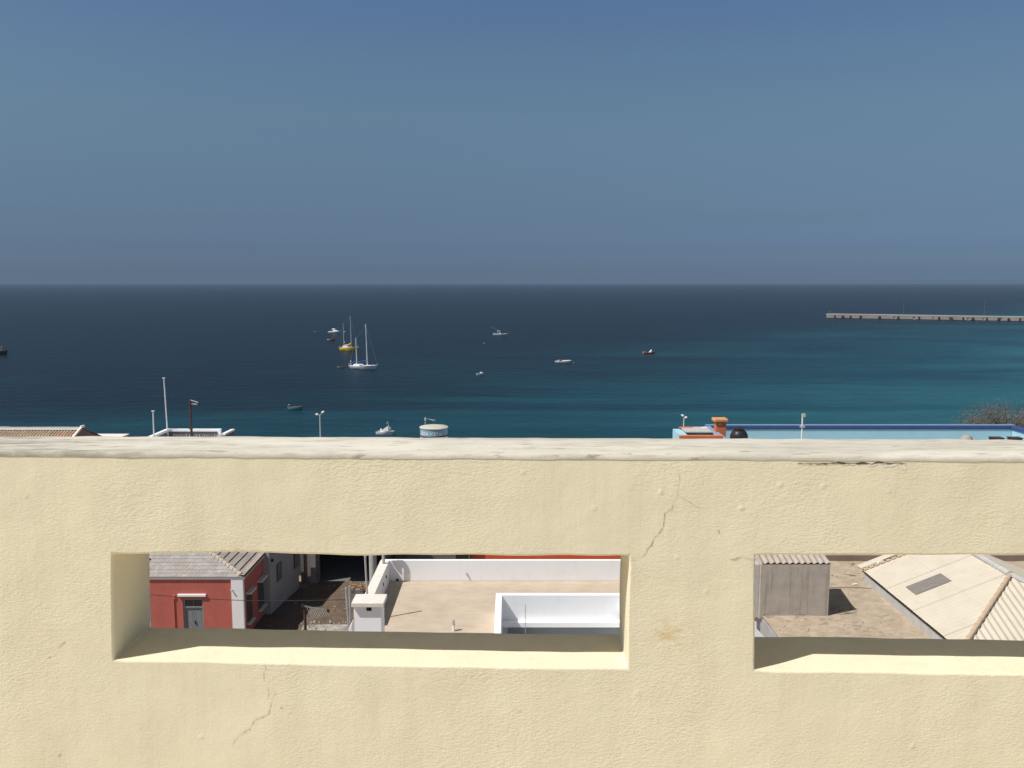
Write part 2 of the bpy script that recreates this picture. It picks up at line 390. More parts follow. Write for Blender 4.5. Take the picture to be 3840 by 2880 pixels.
us = set([UEND[0], UEND[1], UL, UR, UL2, UR2])
def fill(a, b, d):
    n = max(1, round((b-a)/d)); return [a + (b-a)*i/n for i in range(n+1)]
cuts = sorted(us); ul = []
for a, b in zip(cuts[:-1], cuts[1:]): ul += fill(a, b, .03)[:-1]
ul.append(cuts[-1])
rows = [(0, i/24) for i in range(24)] + [(1, i/10) for i in range(10)] + [(2, i/12) for i in range(13)]
def rowz(u, r):
    zl = zlines(u); k, t = r
    return zl[k] + (zl[k+1] - zl[k]) * t
J0, J1 = uw(425, 2075), uw(425, 2474); K0, K1 = uw(2834, 2083), uw(2828, 2509)
def jamb(u, z):                                # the left sides of the openings are not quite plumb
    r = 0
    for uc, (ua, za), (ub, zb) in ((UL, J0, J1), (UL2, K0, K1)):
        w = max(0, 1 - abs(u-uc)/.26); w = w*w*(3-2*w)
        zc = min(max(z, zb-.05), za+.05); r += w*(ua + (ub-ua)*(zc-za)/(zb-za) - uc)
    return r
def walld(u, z): return .0045*noise.noise((u*2.2, z*2.2, 9)) + .002*noise.noise((u*7, z*7, 2))
mb = MB(); nr = len(rows); idx = {}
def inhole(um, r): return r[0] == 1 and (UL < um < UR or UL2 < um < UR2)
def wp(u, d, z):
    p = WO + WT*u + WN*d; return (p.x, p.y, z)
for side, d in ((0, 0.0), (1, DEPTH)):
    for i, u in enumerate(ul):
        for j, r in enumerate(rows):
            z = rowz(u, r); dd = d + walld(u, z)
            idx[side, i, j] = mb.vert(wp(u + jamb(u, z) + (.0035*noise.noise((z*6, u*2, 5)) if r[0] == 1 else 0), dd, z))
edges = {}
for i in range(len(ul)-1):
    um = .5*(ul[i] + ul[i+1])
    for j in range(nr-1):
        if inhole(um, rows[j]): continue
        for side in (0, 1):
            q = [idx[side,i,j], idx[side,i+1,j], idx[side,i+1,j+1], idx[side,i,j+1]]
            mb.face(q if side == 0 else q[::-1])
        for a, b in (((i,j),(i+1,j)), ((i+1,j),(i+1,j+1)), ((i+1,j+1),(i,j+1)), ((i,j+1),(i,j))):
            key = tuple(sorted((a, b))); edges[key] = None if key in edges else (a, b)
for e in edges.values():
    if e: (a, b) = e; mb.face([idx[0,*a], idx[1,*a], idx[1,*b], idx[0,*b]])
# cracks and chips in the plaster: thin ribbons lying on the front face, part of the same mesh
def ribbon(pts, w, k, jag=.0, proud=.0010):
    mb.mat(k); q = [uw(*p) for p in pts]; full = []
    for (a, b), (c, d) in zip(q[:-1], q[1:]):
        n = max(2, int(math.hypot(c-a, d-b)/.006))
        for i in range(n): full.append((a + (c-a)*i/n, b + (d-b)*i/n))
    full.append(q[-1]); n = len(full); rings = []
    for i, (u, z) in enumerate(full):
        t = i/(n-1); ww = w*(.72 if w < .0034 else 1)*(.25 + .75*math.sin(math.pi*min(1, max(0, t)))**.6)*random.uniform(.25, 1.3)
        du, dz = full[min(i+1,n-1)][0]-full[max(i-1,0)][0], full[min(i+1,n-1)][1]-full[max(i-1,0)][1]
        l = math.hypot(du, dz) or 1; nx, nz = -dz/l, du/l
        o = random.uniform(-jag, jag); d0 = (.0045*noise.noise((u*2.2, z*2.2, 9)) + .002*noise.noise((u*7, z*7, 2))) - proud
        rings.append((mb.vert(wp(u + nx*(o+ww/2), d0, z + nz*(o+ww/2))), mb.vert(wp(u + nx*(o-ww/2), d0, z + nz*(o-ww/2)))))
    for (a, b), (c, d) in zip(rings[:-1], rings[1:]): mb.face((a, b, d, c))
    mb.mat(0)
Z4 = lambda zx, zy: (2300 + zx/2.765, 1640 + zy/2.765)
Z8 = lambda zx, zy: (2900 + zx/2.353, 1640 + zy/2.353)
Z6 = lambda zx, zy: (900 + zx/3.6075, 2420 + zy/3.6075)
ribbon([Z4(165,1278), Z4(240,1245), Z4(325,1220), Z4(350,1160), Z4(390,1110), Z4(415,1050), Z4(465,1005), Z4(510,925), Z4(525,860), Z4(530,790), Z4(600,745), Z4(615,700), Z4(640,640)], .0026, 1, .0012)
ribbon([Z4(645,630), Z4(670,545), Z4(690,430), Z4(665,330), Z4(680,230)], .0010, 1, .0008)
ribbon([Z4(665,600), Z4(770,660), Z4(870,720), Z4(950,745)], .0010, 1, .0008)
ribbon([Z4(1200,1255), Z4(1250,1265), Z4(1300,1242), Z4(1360,1236), Z4(1420,1255), Z4(1480,1275)], .0030, 1, .001)
ribbon([Z4(1085,950), Z4(1100,1000)], .0030, 1, .001)
ribbon([Z8(210,233), Z8(330,233), Z8(460,234), Z8(575,226), Z8(620,232), Z8(750,231), Z8(805,226), Z8(870,236), Z8(930,218), Z8(1010,233), Z8(1100,227), Z8(1175,234)], .0034, 3, .0006)
ribbon([Z8(610,239), Z8(720,240)], .004, 2, .0006, .0008)
ribbon([Z8(830,240), Z8(880,247), Z8(920,239)], .006, 2, .001, .0007)
ribbon([Z8(970,243), Z8(1000,255), Z8(1040,252), Z8(1100,240)], .010, 2, .002, .0007)
ribbon([Z8(1145,238), Z8(1160,270), Z8(1162,300)], .011, 2, .002, .0007)
ribbon([Z6(335,255), Z6(345,310), Z6(322,370), Z6(318,490)], .0016, 1, .0008)
ribbon([Z6(365,545), Z6(382,620), Z6(380,720)], .0011, 1, .0006)
ribbon([Z6(490,640), Z6(440,720), Z6(410,800), Z6(405,890), Z6(360,940), Z6(270,985), Z6(205,1010), Z6(165,1070), Z6(130,1130), Z6(60,1165), Z6(0,1215), Z6(-60,1270), Z6(-110,1370)], .0022, 1, .001)
ribbon([Z6(540,848), Z6(580,835)], .0034, 1, .001)
ribbon([(219,2430), (235,2415), (246,2405)], .0036, 1, .001); ribbon([(178,2467), (190,2463)], .0026, 1, .001)
ribbon([(1932,2665), (1960,2667)], .0016, 1, .0006); ribbon([(1860,2799), (1872,2797)], .0030, 1, .0008)
ribbon([(218,2835), (232,2822)], .003, 1, .001); ribbon([(110,1855), (92,1872)], .002, 1, .001)
wall = mb.build('parapet_wall', [M['cream'], M['crack'], M['chip'], M['stickdark']], smooth=True, fix=False, bevel=.0055, seg=3)
wall.modifiers['bevel'].angle_limit = R(50)
tag(wall, 'cream plastered parapet wall with two long openings and fine cracks', 'wall')
# pale coping skim along the top, a little higher at the sea side
mb = MB(); cu = fill(UEND[0]-.004, UEND[1]+.004, .02)
def uwb(px, py):
    p = atplane(px, py, WO + WN*(DEPTH+.004), WN); return (p - WO).dot(WT), p.z
(_u0, _z0), (_u1, _z1) = uwb(0, 1631), uwb(3840, 1645)
ZB0 = lambda u: _z0 + (_z1-_z0)*(u-_u0)/(_u1-_u0)
prof = [(.0003,-.008,0),(-.0002,-.003,0),(.0025,.003,0),(.009,.0065,0),(.03,.0075,.1),(.07,.006,.35),(.12,.004,.65),(.165,.0015,.9),(.196,0,1),(.208,-.006,1),(.209,-.03,1)]
def cop(u, k):
    d, h, t = prof[k]; e = .0014*noise.noise((u*5, k*.35, 8)) + (.002*noise.noise((u*14, k*.6, 3)) if 2 <= k <= 9 else 0)
    if k == 0: h += .002*noise.noise((u*7, 1, 1)) + .002*noise.noise((u*21, 1, 6))
    d += .0015*noise.noise((u*6, k, 4)) if k > 2 else 0
    dd = walld(u, ZT0(u)) if k < 3 else 0
    return wp(u, d + dd - .0015, ZT0(u)*(1-t) + ZB0(u)*t + h + e)
mb.grid(cop, cu, range(len(prof)))
mb.face([i for i in range(len(prof))]); mb.face([(len(cu)-1)*len(prof)+i for i in range(len(prof))][::-1])
# hairline in the coping near the right end
cp = mb.build('coping', M['coping'], wall, smooth=True)
mb = MB(); mb.box(-9, 9, -9, 2.3, TERR-.35, TERR)
struct(mb.build('terrace_floor', M['chalk']))

# ------------------------------------------------------------------ red house on the left
def red_house():
    z0, ze = ZG, ZC-16.15                       # ground, eaves
    x1, x0, y0, y1 = -14.75, -27.0, 45.0, 52.2
    t = thing('red_house', 'red house with white corner pilaster, grey double door and limewashed hip roof', 'house', (x1, y0, z0))
    dx0, dx1 = pix(686, 45, z0+2), pix(762, 45, z0+2); dz = at(700, 2247, 45).z
    w = MB()
    # front wall with a real door recess
    w.box(x0, dx0, y0, y0+.35, z0-.3, ze); w.box(dx1, x1, y0, y0+.35, z0-.3, ze); w.box(dx0, dx1, y0, y0+.35, dz, ze)
    w.box(x1-.3, x1, y0+.35, y1, z0-.3, ze); w.box(x0, x0+.3, y0+.35, y1, z0-.3, ze); w.box(x0+.3, x1-.3, y1-.3, y1, z0-.3, ze)
    w.build('wall', M['red'], t, True)
    q = MB(); q.box(pix(871, 45, z0+2), x1+.03, y0-.06, y0-.003, z0-.3, ze-.003); q.box(x1+.003, x1+.06, y0-.057, y0+.16, z0-.3, ze-.003); q.build('corner_pilaster', M['white'], t, True)
    c = MB(); c.box(x0-.1, x1+.16, y0-.075, y0+.05, ze, ze+.15); c.build('cornice', M['white'], t, True, bevel=.02)
    c2 = MB(); c2.box(x1-.05, x1+.14, y0+.053, y1+.1, ze, ze+.12); c2.build('eaves_trim', M['concrete_pale'], t, True)
    # door
    yd = y0+.11
    d = MB(); d.box(dx0, dx0+.10, yd-.06, yd+.05, z0, dz); d.box(dx1-.08, dx1, yd-.06, yd+.05, z0, dz); d.box(dx0+.10, dx1-.08, yd-.06, yd+.05, dz-.06, dz); d.box(dx0+.10, dx1-.08, yd-.05, yd+.05, dz-.52, dz-.44)
    fr = d.build('door_frame', M['greydoor'], t, True)
    xm = .5*(dx0+dx1)
    for k, (a, b) in enumerate(((dx0+.102, xm-.008), (xm+.008, dx1-.082))):
        l = MB(); l.box(a, b, yd, yd+.04, z0, dz-.523)
        for (p, r_) in ((z0+.2, z0+.9), (z0+1.05, dz-.62)):
            l.box(a+.09, a+.10, yd-.008, yd-.001, p, r_); l.box(b-.10, b-.09, yd-.008, yd-.001, p, r_); l.box(a+.1, b-.1, yd-.008, yd-.001, p, p+.012); l.box(a+.1, b-.1, yd-.008, yd-.001, r_-.012, r_)
        lf = l.build('door_leaf', M['greydoor'], t, True)
        if k == 1:
            h = MB(); h.box(a+.03, a+.07, yd-.05, yd-.009, z0+.95, z0+1.15); h.build('handle', M['dark'], lf, True)
    for (a, b) in ((dx0+.102, xm-.012), (xm+.012, dx1-.082)):
        g = MB(); g.box(a, b, yd, yd+.03, dz-.437, dz-.063); g.build('transom_pane', M['glass'], fr, True)
    g = MB(); g.box(xm-.011, xm+.011, yd-.02, yd+.04, dz-.437, dz-.063); g.build('mullion', M['greydoor'], fr, True)
    ca = MB(); ca.box(pix(668, 45, dz+.2), pix(774, 45, dz+.2), y0-.10, y0-.002, dz+.17, dz+.31); ca.build('door_canopy', M['white'], t, True, bevel=.015)
    # drain pipe with its bracket, small lamp on the pilaster
    p = MB(); xp = pix(654, 45, z0+2); p.tube([(xp, y0-.03, z0-.2), (xp, y0-.03, z0+2.45)], .03, 8); p.box(xp-.08, xp+.09, y0-.06, y0-.003, z0+2.45, z0+2.66); p.build('downpipe', M['red'], t, True)
    b = MB(); xb = pix(872, 45, ze-.5); b.tube([(xb+.02, y0-.06, ze-.62), (xb-.04, y0-.16, ze-.55)], [.03, .05], 8); b.build('wall_lamp', M['metal'], t, True)
    # side windows, framed by white lintels and sills
    for (pa, pb, pt, pbm) in ((925, 939.5, 2217, 2309), (967, 988, 2165, 2262)):
        def onside(px, py):
            dd = ray(px, py); return CAMP + dd * (x1 / dd.x)
        ya, yb = onside(pa, pt).y, onside(pb, pt).y; za, zb = onside(pb, pt).z, onside(pb, pt).z - 1.55
        wd = MB(); wd.box(x1-.02, x1+.02, ya, yb, zb, za); wn = wd.build('window', M['shutter'], t, True)
        f = MB(); f.box(x1+.021, x1+.05, ya-.06, ya, zb, za); f.box(x1+.021, x1+.05, yb, yb+.06, zb, za); f.box(x1+.021, x1+.04, .5*(ya+yb)-.025, .5*(ya+yb)+.025, zb, za); f.build('frame', M['shutter'], wn, True)
        li = MB(); li.box(x1+.003, x1+.30, ya-.15, yb+.15, za+.12, za+.22); li.build('lintel', M['whitecap'], wn, True)
        si = MB(); si.box(x1+.003, x1+.20, ya-.12, yb+.12, zb-.10, zb-.02); si.build('sill', M['whitecap'], wn, True)
    # hip roof: ribbed tile slopes running up to the hip line
    k = .175; t_max = 3.6; e = .12
    P0 = Vector((x0, y0-e, ze+.165)); wid = x1 + e - x0
    sl = Vector((0, 1, k)).normalized(); Ls = t_max*math.sqrt(1+k*k)
    r = MB(); q1 = math.sqrt(1+k*k); top = lambda u: min(Ls, max(.02, (wid-u))*q1); nc = 9
    for c_ in range(nc):
        a, b = Ls*c_/nc, Ls*(c_+1.05)/nc
        r.ribbed(P0, (1,0,0), sl, wid, lambda u: min(a, top(u)), lambda u: min(b, top(u)), .21, .006, 6, 1, shape='abs', tilt=.014)
    rf = r.build('roof', M['tile_grey'], t, True, smooth=True, fix=False)
    r = MB(); D = y1 + .1 - (y0-e); s2 = Vector((-1, 0, k)).normalized(); top2 = lambda u: max(.02, min(u, D-u, t_max))*q1; nc = 8
    for c_ in range(nc):
        a, b = Ls*c_/nc, Ls*(c_+1.04)/nc; jt = random.uniform(-.02,.02)
        r.ribbed((x1+e, y0-e, ze+.165), (0,1,0), s2, D, lambda u: min(a+jt, top2(u)), lambda u: min(b, top2(u)), .30, .014, 6, 1, shape='abs', tilt=.062)
        for k_ in range(int(D/.3)):                   # dark strips painting the shadow line and gap under each course
            u = .15 + k_*.3
            if top2(u) > a+.02 and top2(u+.3) > a+.02: p = Vector((x1+e, y0-e+u, ze+.165)) + s2*(a+jt); r.mat(1).box(p.x-.015, p.x+.008, p.y-.13, p.y+.16, p.z-.02, p.z+.052); r.mat(0)
    r.build('side_roof', [M['tile_side'], M['stickdark']], t, True, smooth=True, fix=False)
    r = MB()
    for i in range(13):
        u = .15 + i*.29; p = Vector((x1+e-u, y0-e+u, ze+.19+k*u)); q_ = p + Vector((-.32, .32, k*.32+.012))
        r.tube([p, q_], [.155, .115], 8)
    r.build('hip_tiles', M['fiber_old'], t, True, smooth=True)
    s = MB(); s.box(x0, x1-3.4, y1-3.7, y1+.1, ze+.15, ze+.165+k*t_max-.05); s.build('rear_roof', M['tile_grey'], t, True)
    # rain gutter edge along the side eaves
    g = MB(); g.ribbed((x1+e+.02, y0-e, ze+.175), (0,1,0), s2, D, lambda u: 0, lambda u: .24, 40, 0, 6, 1, lift=.10); g.build('verge', M['fiber_old'], t, True, fix=False)
red_house()

def annex():
    ya, yb = 48.8, 53.2; xa, xb = -14.34, -13.75; zt = ZC-15.35
    t = thing('white_annex', 'tall white rear block with barred windows beside the red house', 'house', (xa, ya, ZG))
    w = MB(); w.hexa([(-17.6,ya,ZG-.3),(xa,ya,ZG-.3),(xb,yb,ZG-.3),(-17.6,yb,ZG-.3)], [(-17.6,ya,zt),(xa,ya,zt),(xb,yb,zt),(-17.6,yb,zt)]); w.build('wall', M['annex'], t, True)
    n = Vector((yb-ya, xa-xb, 0)).normalized(); d = Vector((xb-xa, yb-ya, 0)).normalized(); p0 = Vector((xa, ya, 0))
    for (ca, cb, ct, cbm) in ((1035.7, 1055, 2118, 2186), (1099.5, 1116, 2060, 2137)):
        A = atplane(ca, ct, p0, n); B = atplane(cb, ct, p0, n); Cc = atplane(ca, cbm, p0, n)
        a = (A-p0).dot(d); b = (B-p0).dot(d); z1 = min(A.z, zt-.15); z0 = Cc.z
        o = p0 + n*.004
        wn = MB(); wn.hexa([o+d*a+Vector((0,0,z0)), o+d*b+Vector((0,0,z0)), o+d*b+n*.03+Vector((0,0,z0)), o+d*a+n*.03+Vector((0,0,z0))], [o+d*a+Vector((0,0,z1)), o+d*b+Vector((0,0,z1)), o+d*b+n*.03+Vector((0,0,z1)), o+d*a+n*.03+Vector((0,0,z1))])
        wo = wn.build('window', M['shutter'], t, True)
        br = MB()
        for i in range(1, 4):
            pp = o + d*(a+(b-a)*i/4) + n*.05; br.tube([pp+Vector((0,0,z0)), pp+Vector((0,0,z1))], .012, 6)
        br.build('bars', M['metal'], wo, True)
    A = atplane(1018, 2102, p0, n) + n*.05
    l = MB(); l.lathe(A - Vector((0,0,.08)), [(.05,0),(.09,.05),(.09,.14),(.04,.18)], 12); l.build('wall_lamp', M['black'], t, True)
annex()

# dark open shed at the far side of the yard
def shed():
    yf, yr = 54.3, 60.0; zt = ZC-16.2
    xl, xr = -13.7, -8.6
    t = thing('open_shed', 'deep dark open-fronted shed with columns at the end of the yard', 'shed', (xl, yf, ZG))
    b = MB(); b.box(xl-.2, xl, yf, yr, ZG-.2, zt+1.6); b.box(xl, xr+.2, yr, yr+.2, ZG-.2, zt+1.6); b.box(xr, xr+.2, yf, yr, ZG-.2, zt+1.6); b.build('wall', M['greywall'], t, True)
    r = MB(); r.box(xl-.3, xr+.3, yf-1.4, yr+.3, zt+1.61, zt+1.85); r.build('roof', M['concrete'], t, True)
    p = MB(); xa = pix(1164, yf, ZG+2); p.box(xa, xa+.34, yf-.1, yf+.2, ZG-.2, zt+1.6); p.box(xa-.12, xa+.46, yf-.22, yf+.32, ZG-.2, ZG+.35); p.build('column', M['blockgrey'], t, True)
    p = MB(); p.box(xl+.02, xl+1.0, yf+.1, yf+.35, ZG-.2, zt+1.6); p.build('block_pier', M['brownwall'], t, True)
    p = MB(); xc = pix(1397, yf-1.6, ZG+3); p.tube([(xc, yf-1.6, ZG-.2), (xc, yf-1.6, zt+1.55)], .24, 18); p.build('round_column', M['concrete_pale'], t, True, smooth=True)
    f = MB(); f.poly([(xl, yf, ZG+.012), (xr, yf, ZG+.012), (xr, yr, ZG+.012), (xl, yr, ZG+.012)]); f.build('floor', M['greywall'], t, True)
shed()

# the yard itself
mb = MB()
mb.grid(lambda x, y: (x, y, ZG + .03 + .035*noise.noise((x*.9, y*.9, 1)) + .02*noise.noise((x*3, y*3, 1))), fill(-14.9, -4.6, .22), fill(36, 54.3, .22))
o = struct(mb.build('yard', M['dirt'], smooth=True, fix=False))
mb = MB()
for i in range(300):                            # scattered stones, splinters and rags
    if i < 140: x, y = random.uniform(-12.2,-8.4), random.uniform(44.5, 47.6)
    else: x, y = random.uniform(-13.4,-8.2), random.uniform(46, 54)
    s = random.uniform(.015, .07) if i >= 140 else random.uniform(.04, .12); a = random.uniform(0, 3.14)
    c, d = math.cos(a)*s, math.sin(a)*s*random.uniform(.3,.9); z = ZG + .05
    mb.mat(0 if i < 140 else random.choice((0, 0, 1, 2)))
    mb.hexa([(x-c,y-d,z),(x+d,y-c,z),(x+c,y+d,z),(x-d,y+c,z)], [(x-c*.5,y-d*.5,z+s),(x+d*.6,y-c*.6,z+s*.7),(x+c*.5,y+d*.5,z+s*.9),(x-d*.6,y+c*.6,z+s*.6)])
o = mb.build('rubble', [M['rubble'], M['timber'], M['blockgrey']]); o['kind'] = 'stuff'; o['label'] = 'pale stones, splinters and rags scattered over the brown yard'; o['category'] = 'rubble'
mb = MB()
gx = lambda x, y: (x, y, ZG + .055 + .03*noise.noise((x*2.5, y*2.5, 5)))
mb.grid(gx, fill(-12.0, -8.6, .15), fill(44.5, 47.2, .15))
struct(mb.build('gravel_patch', paint('whitish_gravel', (.50,.48,.44), (.15,.115,.085), 1.1, .95, .9, .04, 10), smooth=True, fix=False))
# timber pile on grey blocks
def pile():
    c = at(1345, 2215, 51.5); c = Vector((c.x, 51.5, ZG))
    t = thing('timber_pile', 'heap of broken timber in the yard beside the white terrace', 'timber', c)
    S = .68
    m_ = MB()
    for i in range(30):
        a = random.uniform(0, math.pi); l = random.uniform(.25, .75); p = Vector((random.uniform(-.75,.7), random.uniform(-.4,.5), 1.05 + abs(random.gauss(0,.22))))
        d = Vector((math.cos(a), math.sin(a)*.6, random.uniform(-.5,.6)))*l
        m_.bar(p-d*.5, p+d*.5, random.uniform(.03,.12), .035)
    for i in range(14):
        p = Vector((random.uniform(-.7,.6), random.uniform(-.4,.4), 1.0)); m_.box(p.x-.12, p.x+.14, p.y-.1, p.y+.1, 1.0-.2, 1.05+random.uniform(0,.1))
    m_.v = [(x*S, y*S, z*S) for x, y, z in m_.v]; m_.build('planks', M['timber'], t)
    for k, (a, b, z0, z1) in enumerate(((-.75,.55,.52,.98), (-.9,.75,.0,.50))):
        bl = MB(); bl.box(a, b, -.45, .55, z0, z1); bl.v = [(x*S, y*S, z*S) for x, y, z in bl.v]; bl.build('block_base', M['blockgrey'], t, bevel=.03)
pile()

# ------------------------------------------------------------------ white terrace in the middle
TF = ZC - 10.84                                 # floor
XT0 = pix(1461, 30, TF)                         # inner face of the side parapet
PH = TF + .785
def terrace():
    xr = 6.85
    t = thing('white_terrace_house', 'white flat-roofed house with sandy roof terrace and white parapets', 'house', (XT0, 30, ZG))
    yb, xw0, xw1 = 27.02, pix(1883, 27, TF), 3.6   # sunken light well
    b = MB(); b.box(XT0-.30, xw0-.21, 16, 30.13, ZG-.3, TF-.25); b.box(xw0-.21, xr+.2, yb+.21, 30.13, ZG-.3, TF-.25); b.box(xw1+.21, xr+.2, 16, yb+.21, ZG-.3, TF-.25); b.build('wall', M['white'], t, True)
    f = MB(); f.box(XT0-.30, xw0-.2, 16, 30.13, TF-.247, TF); f.box(xw0-.2, xr+.2, yb+.2, 30.13, TF-.247, TF); f.box(xw1, xr+.2, 16, yb+.2, TF-.247, TF); f.build('roof_floor', M['screed'], t, True)
    p = MB(); p.box(XT0-.297, xr+.2, 30.0, 30.13, TF+.002, PH)
    p.build('back_parapet', M['white'], t, True, bevel=.015)
    # side parapet, its top face dusty
    p = MB(); p.box(XT0-.30, XT0, 25.75, 29.997, TF+.002, PH-.03)
    sp = p.build('side_parapet', M['white'], t, True)
    p = MB(); p.box(XT0-.315, XT0+.012, 25.75, 29.995, PH-.029, PH+.005); p.build('parapet_cap', M['whitecap'], sp, True, bevel=.01)
    h = MB()
    for (px, py) in ((1437.5, 2191), (1448, 2162)):
        dd = ray(px, py); q = CAMP + dd*((XT0+.003)/dd.x); h = MB(); h.box(XT0+.002, XT0+.02, q.y-.05, q.y+.05, max(q.z-.05, TF+.05), max(q.z+.05, TF+.15)); h.build('drain_hole', M['dark'], sp, True)
    h = MB(); q = at(1490, 2174, 29.99); h.box(q.x-.045, q.x+.045, 29.985, 29.996, TF+.01, TF+.09); h.build('drain_outlet', M['dark'], t, True)
    # grey tapered patch on the back parapet
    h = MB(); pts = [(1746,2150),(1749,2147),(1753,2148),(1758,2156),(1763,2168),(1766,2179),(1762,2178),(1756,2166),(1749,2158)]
    h.poly([at(a, b_, 29.994) for a, b_ in pts]); h.build('grey_patch', paint('patch_grey', (.45,.44,.42), (.62,.61,.60), 30, .9, 0), t, True)
    # light well with its low white walls, ledge and shaded recess
    zt = ZC - 10.24; zf = ZC - 11.09
    w = MB(); w.box(xw0-.205, xw0, 20, yb+.2, TF-2.5, zt); w.box(xw0, xw1, yb, yb+.2, TF-2.5, zt); w.box(xw1, xw1+.2, 20, yb+.2, TF-2.5, zt)
    lw = w.build('light_well', M['white'], t, True, bevel=.012)
    l = MB(); l.box(xw0+.002, xw1-.002, yb-.22, yb-.002, zf-.17, zf); l.build('ledge', M['white'], lw, True, bevel=.01)
    l = MB(); l.box(xw0+.002, xw1-.002, 24.0, yb-.10, zf-.9, zf-.62); l.build('well_floor', M['concrete_pale'], lw, True)
    l = MB(); l.box(pix(1905, 26.8, zf), xw1-.003, yb-.12, yb-.003, zf-.619, zf-.173); l.build('recess_panel', M['greydoor'], lw, True)
    # small white flue box on the side parapet
    y0, y1 = 21.2, 21.86; zc = ZC - .3892*21.2
    xa, xb = pix(1317, y0, zc), pix(1438.5, y0, zc)
    c = thing('flue_housing', 'small white rendered flue box with overhanging slab on the terrace corner', 'flue box', (.5*(xa+xb), y0, TF))
    s = MB(); s.box(xa, xb, y0, y1, zc-.115, zc); s.build('cap_slab', M['whitecap'], c, True, bevel=.012)
    bx0, bx1 = pix(1328, y0+.12, zc-.5), pix(1431, y0+.12, zc-.5)
    s = MB(); s.box(bx0, bx1, y0+.10, y1-.05, TF+.002, zc-.117); s.build('body', M['white'], c, True, bevel=.01)
    q = at(1384, 2281, y0+.1); s = MB(); s.box(q.x-.065, q.x+.065, y0+.085, y0+.099, q.z-.065, q.z+.06); s.build('vent_hole', M['dark'], c, True)
    # front-left return of the parapet
    A, B, C_, D_ = (at(*q, 21.1) for q in ((1317,2338),(1330,2313),(1330,2440),(1317,2440))); dv = Vector((0,-.35,0))
    p = MB(); p.hexa([D_+dv, C_+dv, C_, D_], [A+dv, B+dv, B, A])
    p.build('sloping_return', M['white'], c, True, bevel=.01)
terrace()
def pipes():
    # gooseneck vent on the far corner, its bend hidden above the opening
    x, y = XT0-.15, 29.62
    t = thing('gooseneck_vent', 'grey gooseneck vent pipe on the far corner of the white terrace', 'vent pipe', (x, y, PH+.005))
    m_ = MB(); pts = [(0,0,0),(0,0,.95)]
    for i in range(1, 8):
        a = i/7*R(140); pts.append((-.19*(1-math.cos(a)), 0, .95+.19*math.sin(a)))
    m_.tube(pts, .052, 12); m_.build('pipe', M['pvc'], t, smooth=True)
    m_ = MB(); e = Vector(pts[-1]); m_.tube([e, e+Vector((-.03,0,-.10))], [.06,.085], 12); m_.build('cowl', M['pvc'], t, smooth=True)
    # tall thin vent in front of the flue box side
    b = at(1377, 2229, 26.35); b.z = PH+.005; tp = at(1369, 2081, 26.35)
    d = (tp-b).normalized()
    t = thing('vent_pipe', 'thin grey jointed vent pipe leaning beside the flue box', 'vent pipe', b)
    m_ = MB(); m_.tube([(0,0,0), d*1.9], .032, 10); m_.build('pipe', M['pvc'], t, smooth=True)
    m_ = MB(); m_.tube([d*(tp-b).length*.93, d*(tp-b).length*.99], .040, 10); m_.build('collar', M['metal'], t, smooth=True)
    # short pipe stub and rod near the front
    q = atz(1701, 2366, TF); t = thing('pipe_stub', 'short white pipe stub with worn top on the sandy terrace', 'pipe', q)
    m_ = MB(); m_.tube([(0,0,-.01),(0,0,.20)], .045, 10); m_.build('pipe', M['wmetal'], t, smooth=True)
    m_ = MB(); m_.lathe((0,0,.20), [(.05,0),(.055,.03),(.03,.10),(.055,.12),(.04,.15)], 10); m_.build('cap', M['metal'], t)
    q = at(1969, 2395, 25.9); m_ = MB(); hgt = at(1970, 2267, 25.9).z - (ZC-11.4)
    m_.tube([(0,0,0),(0,0,hgt)], .012, 6)
    o = m_.build('metal_rod', M['metal']); o.location = (pix(1970, 25.9, q.z), 25.9, ZC-11.4); tag(o, 'thin upright metal rod in front of the light well', 'rod')
pipes()

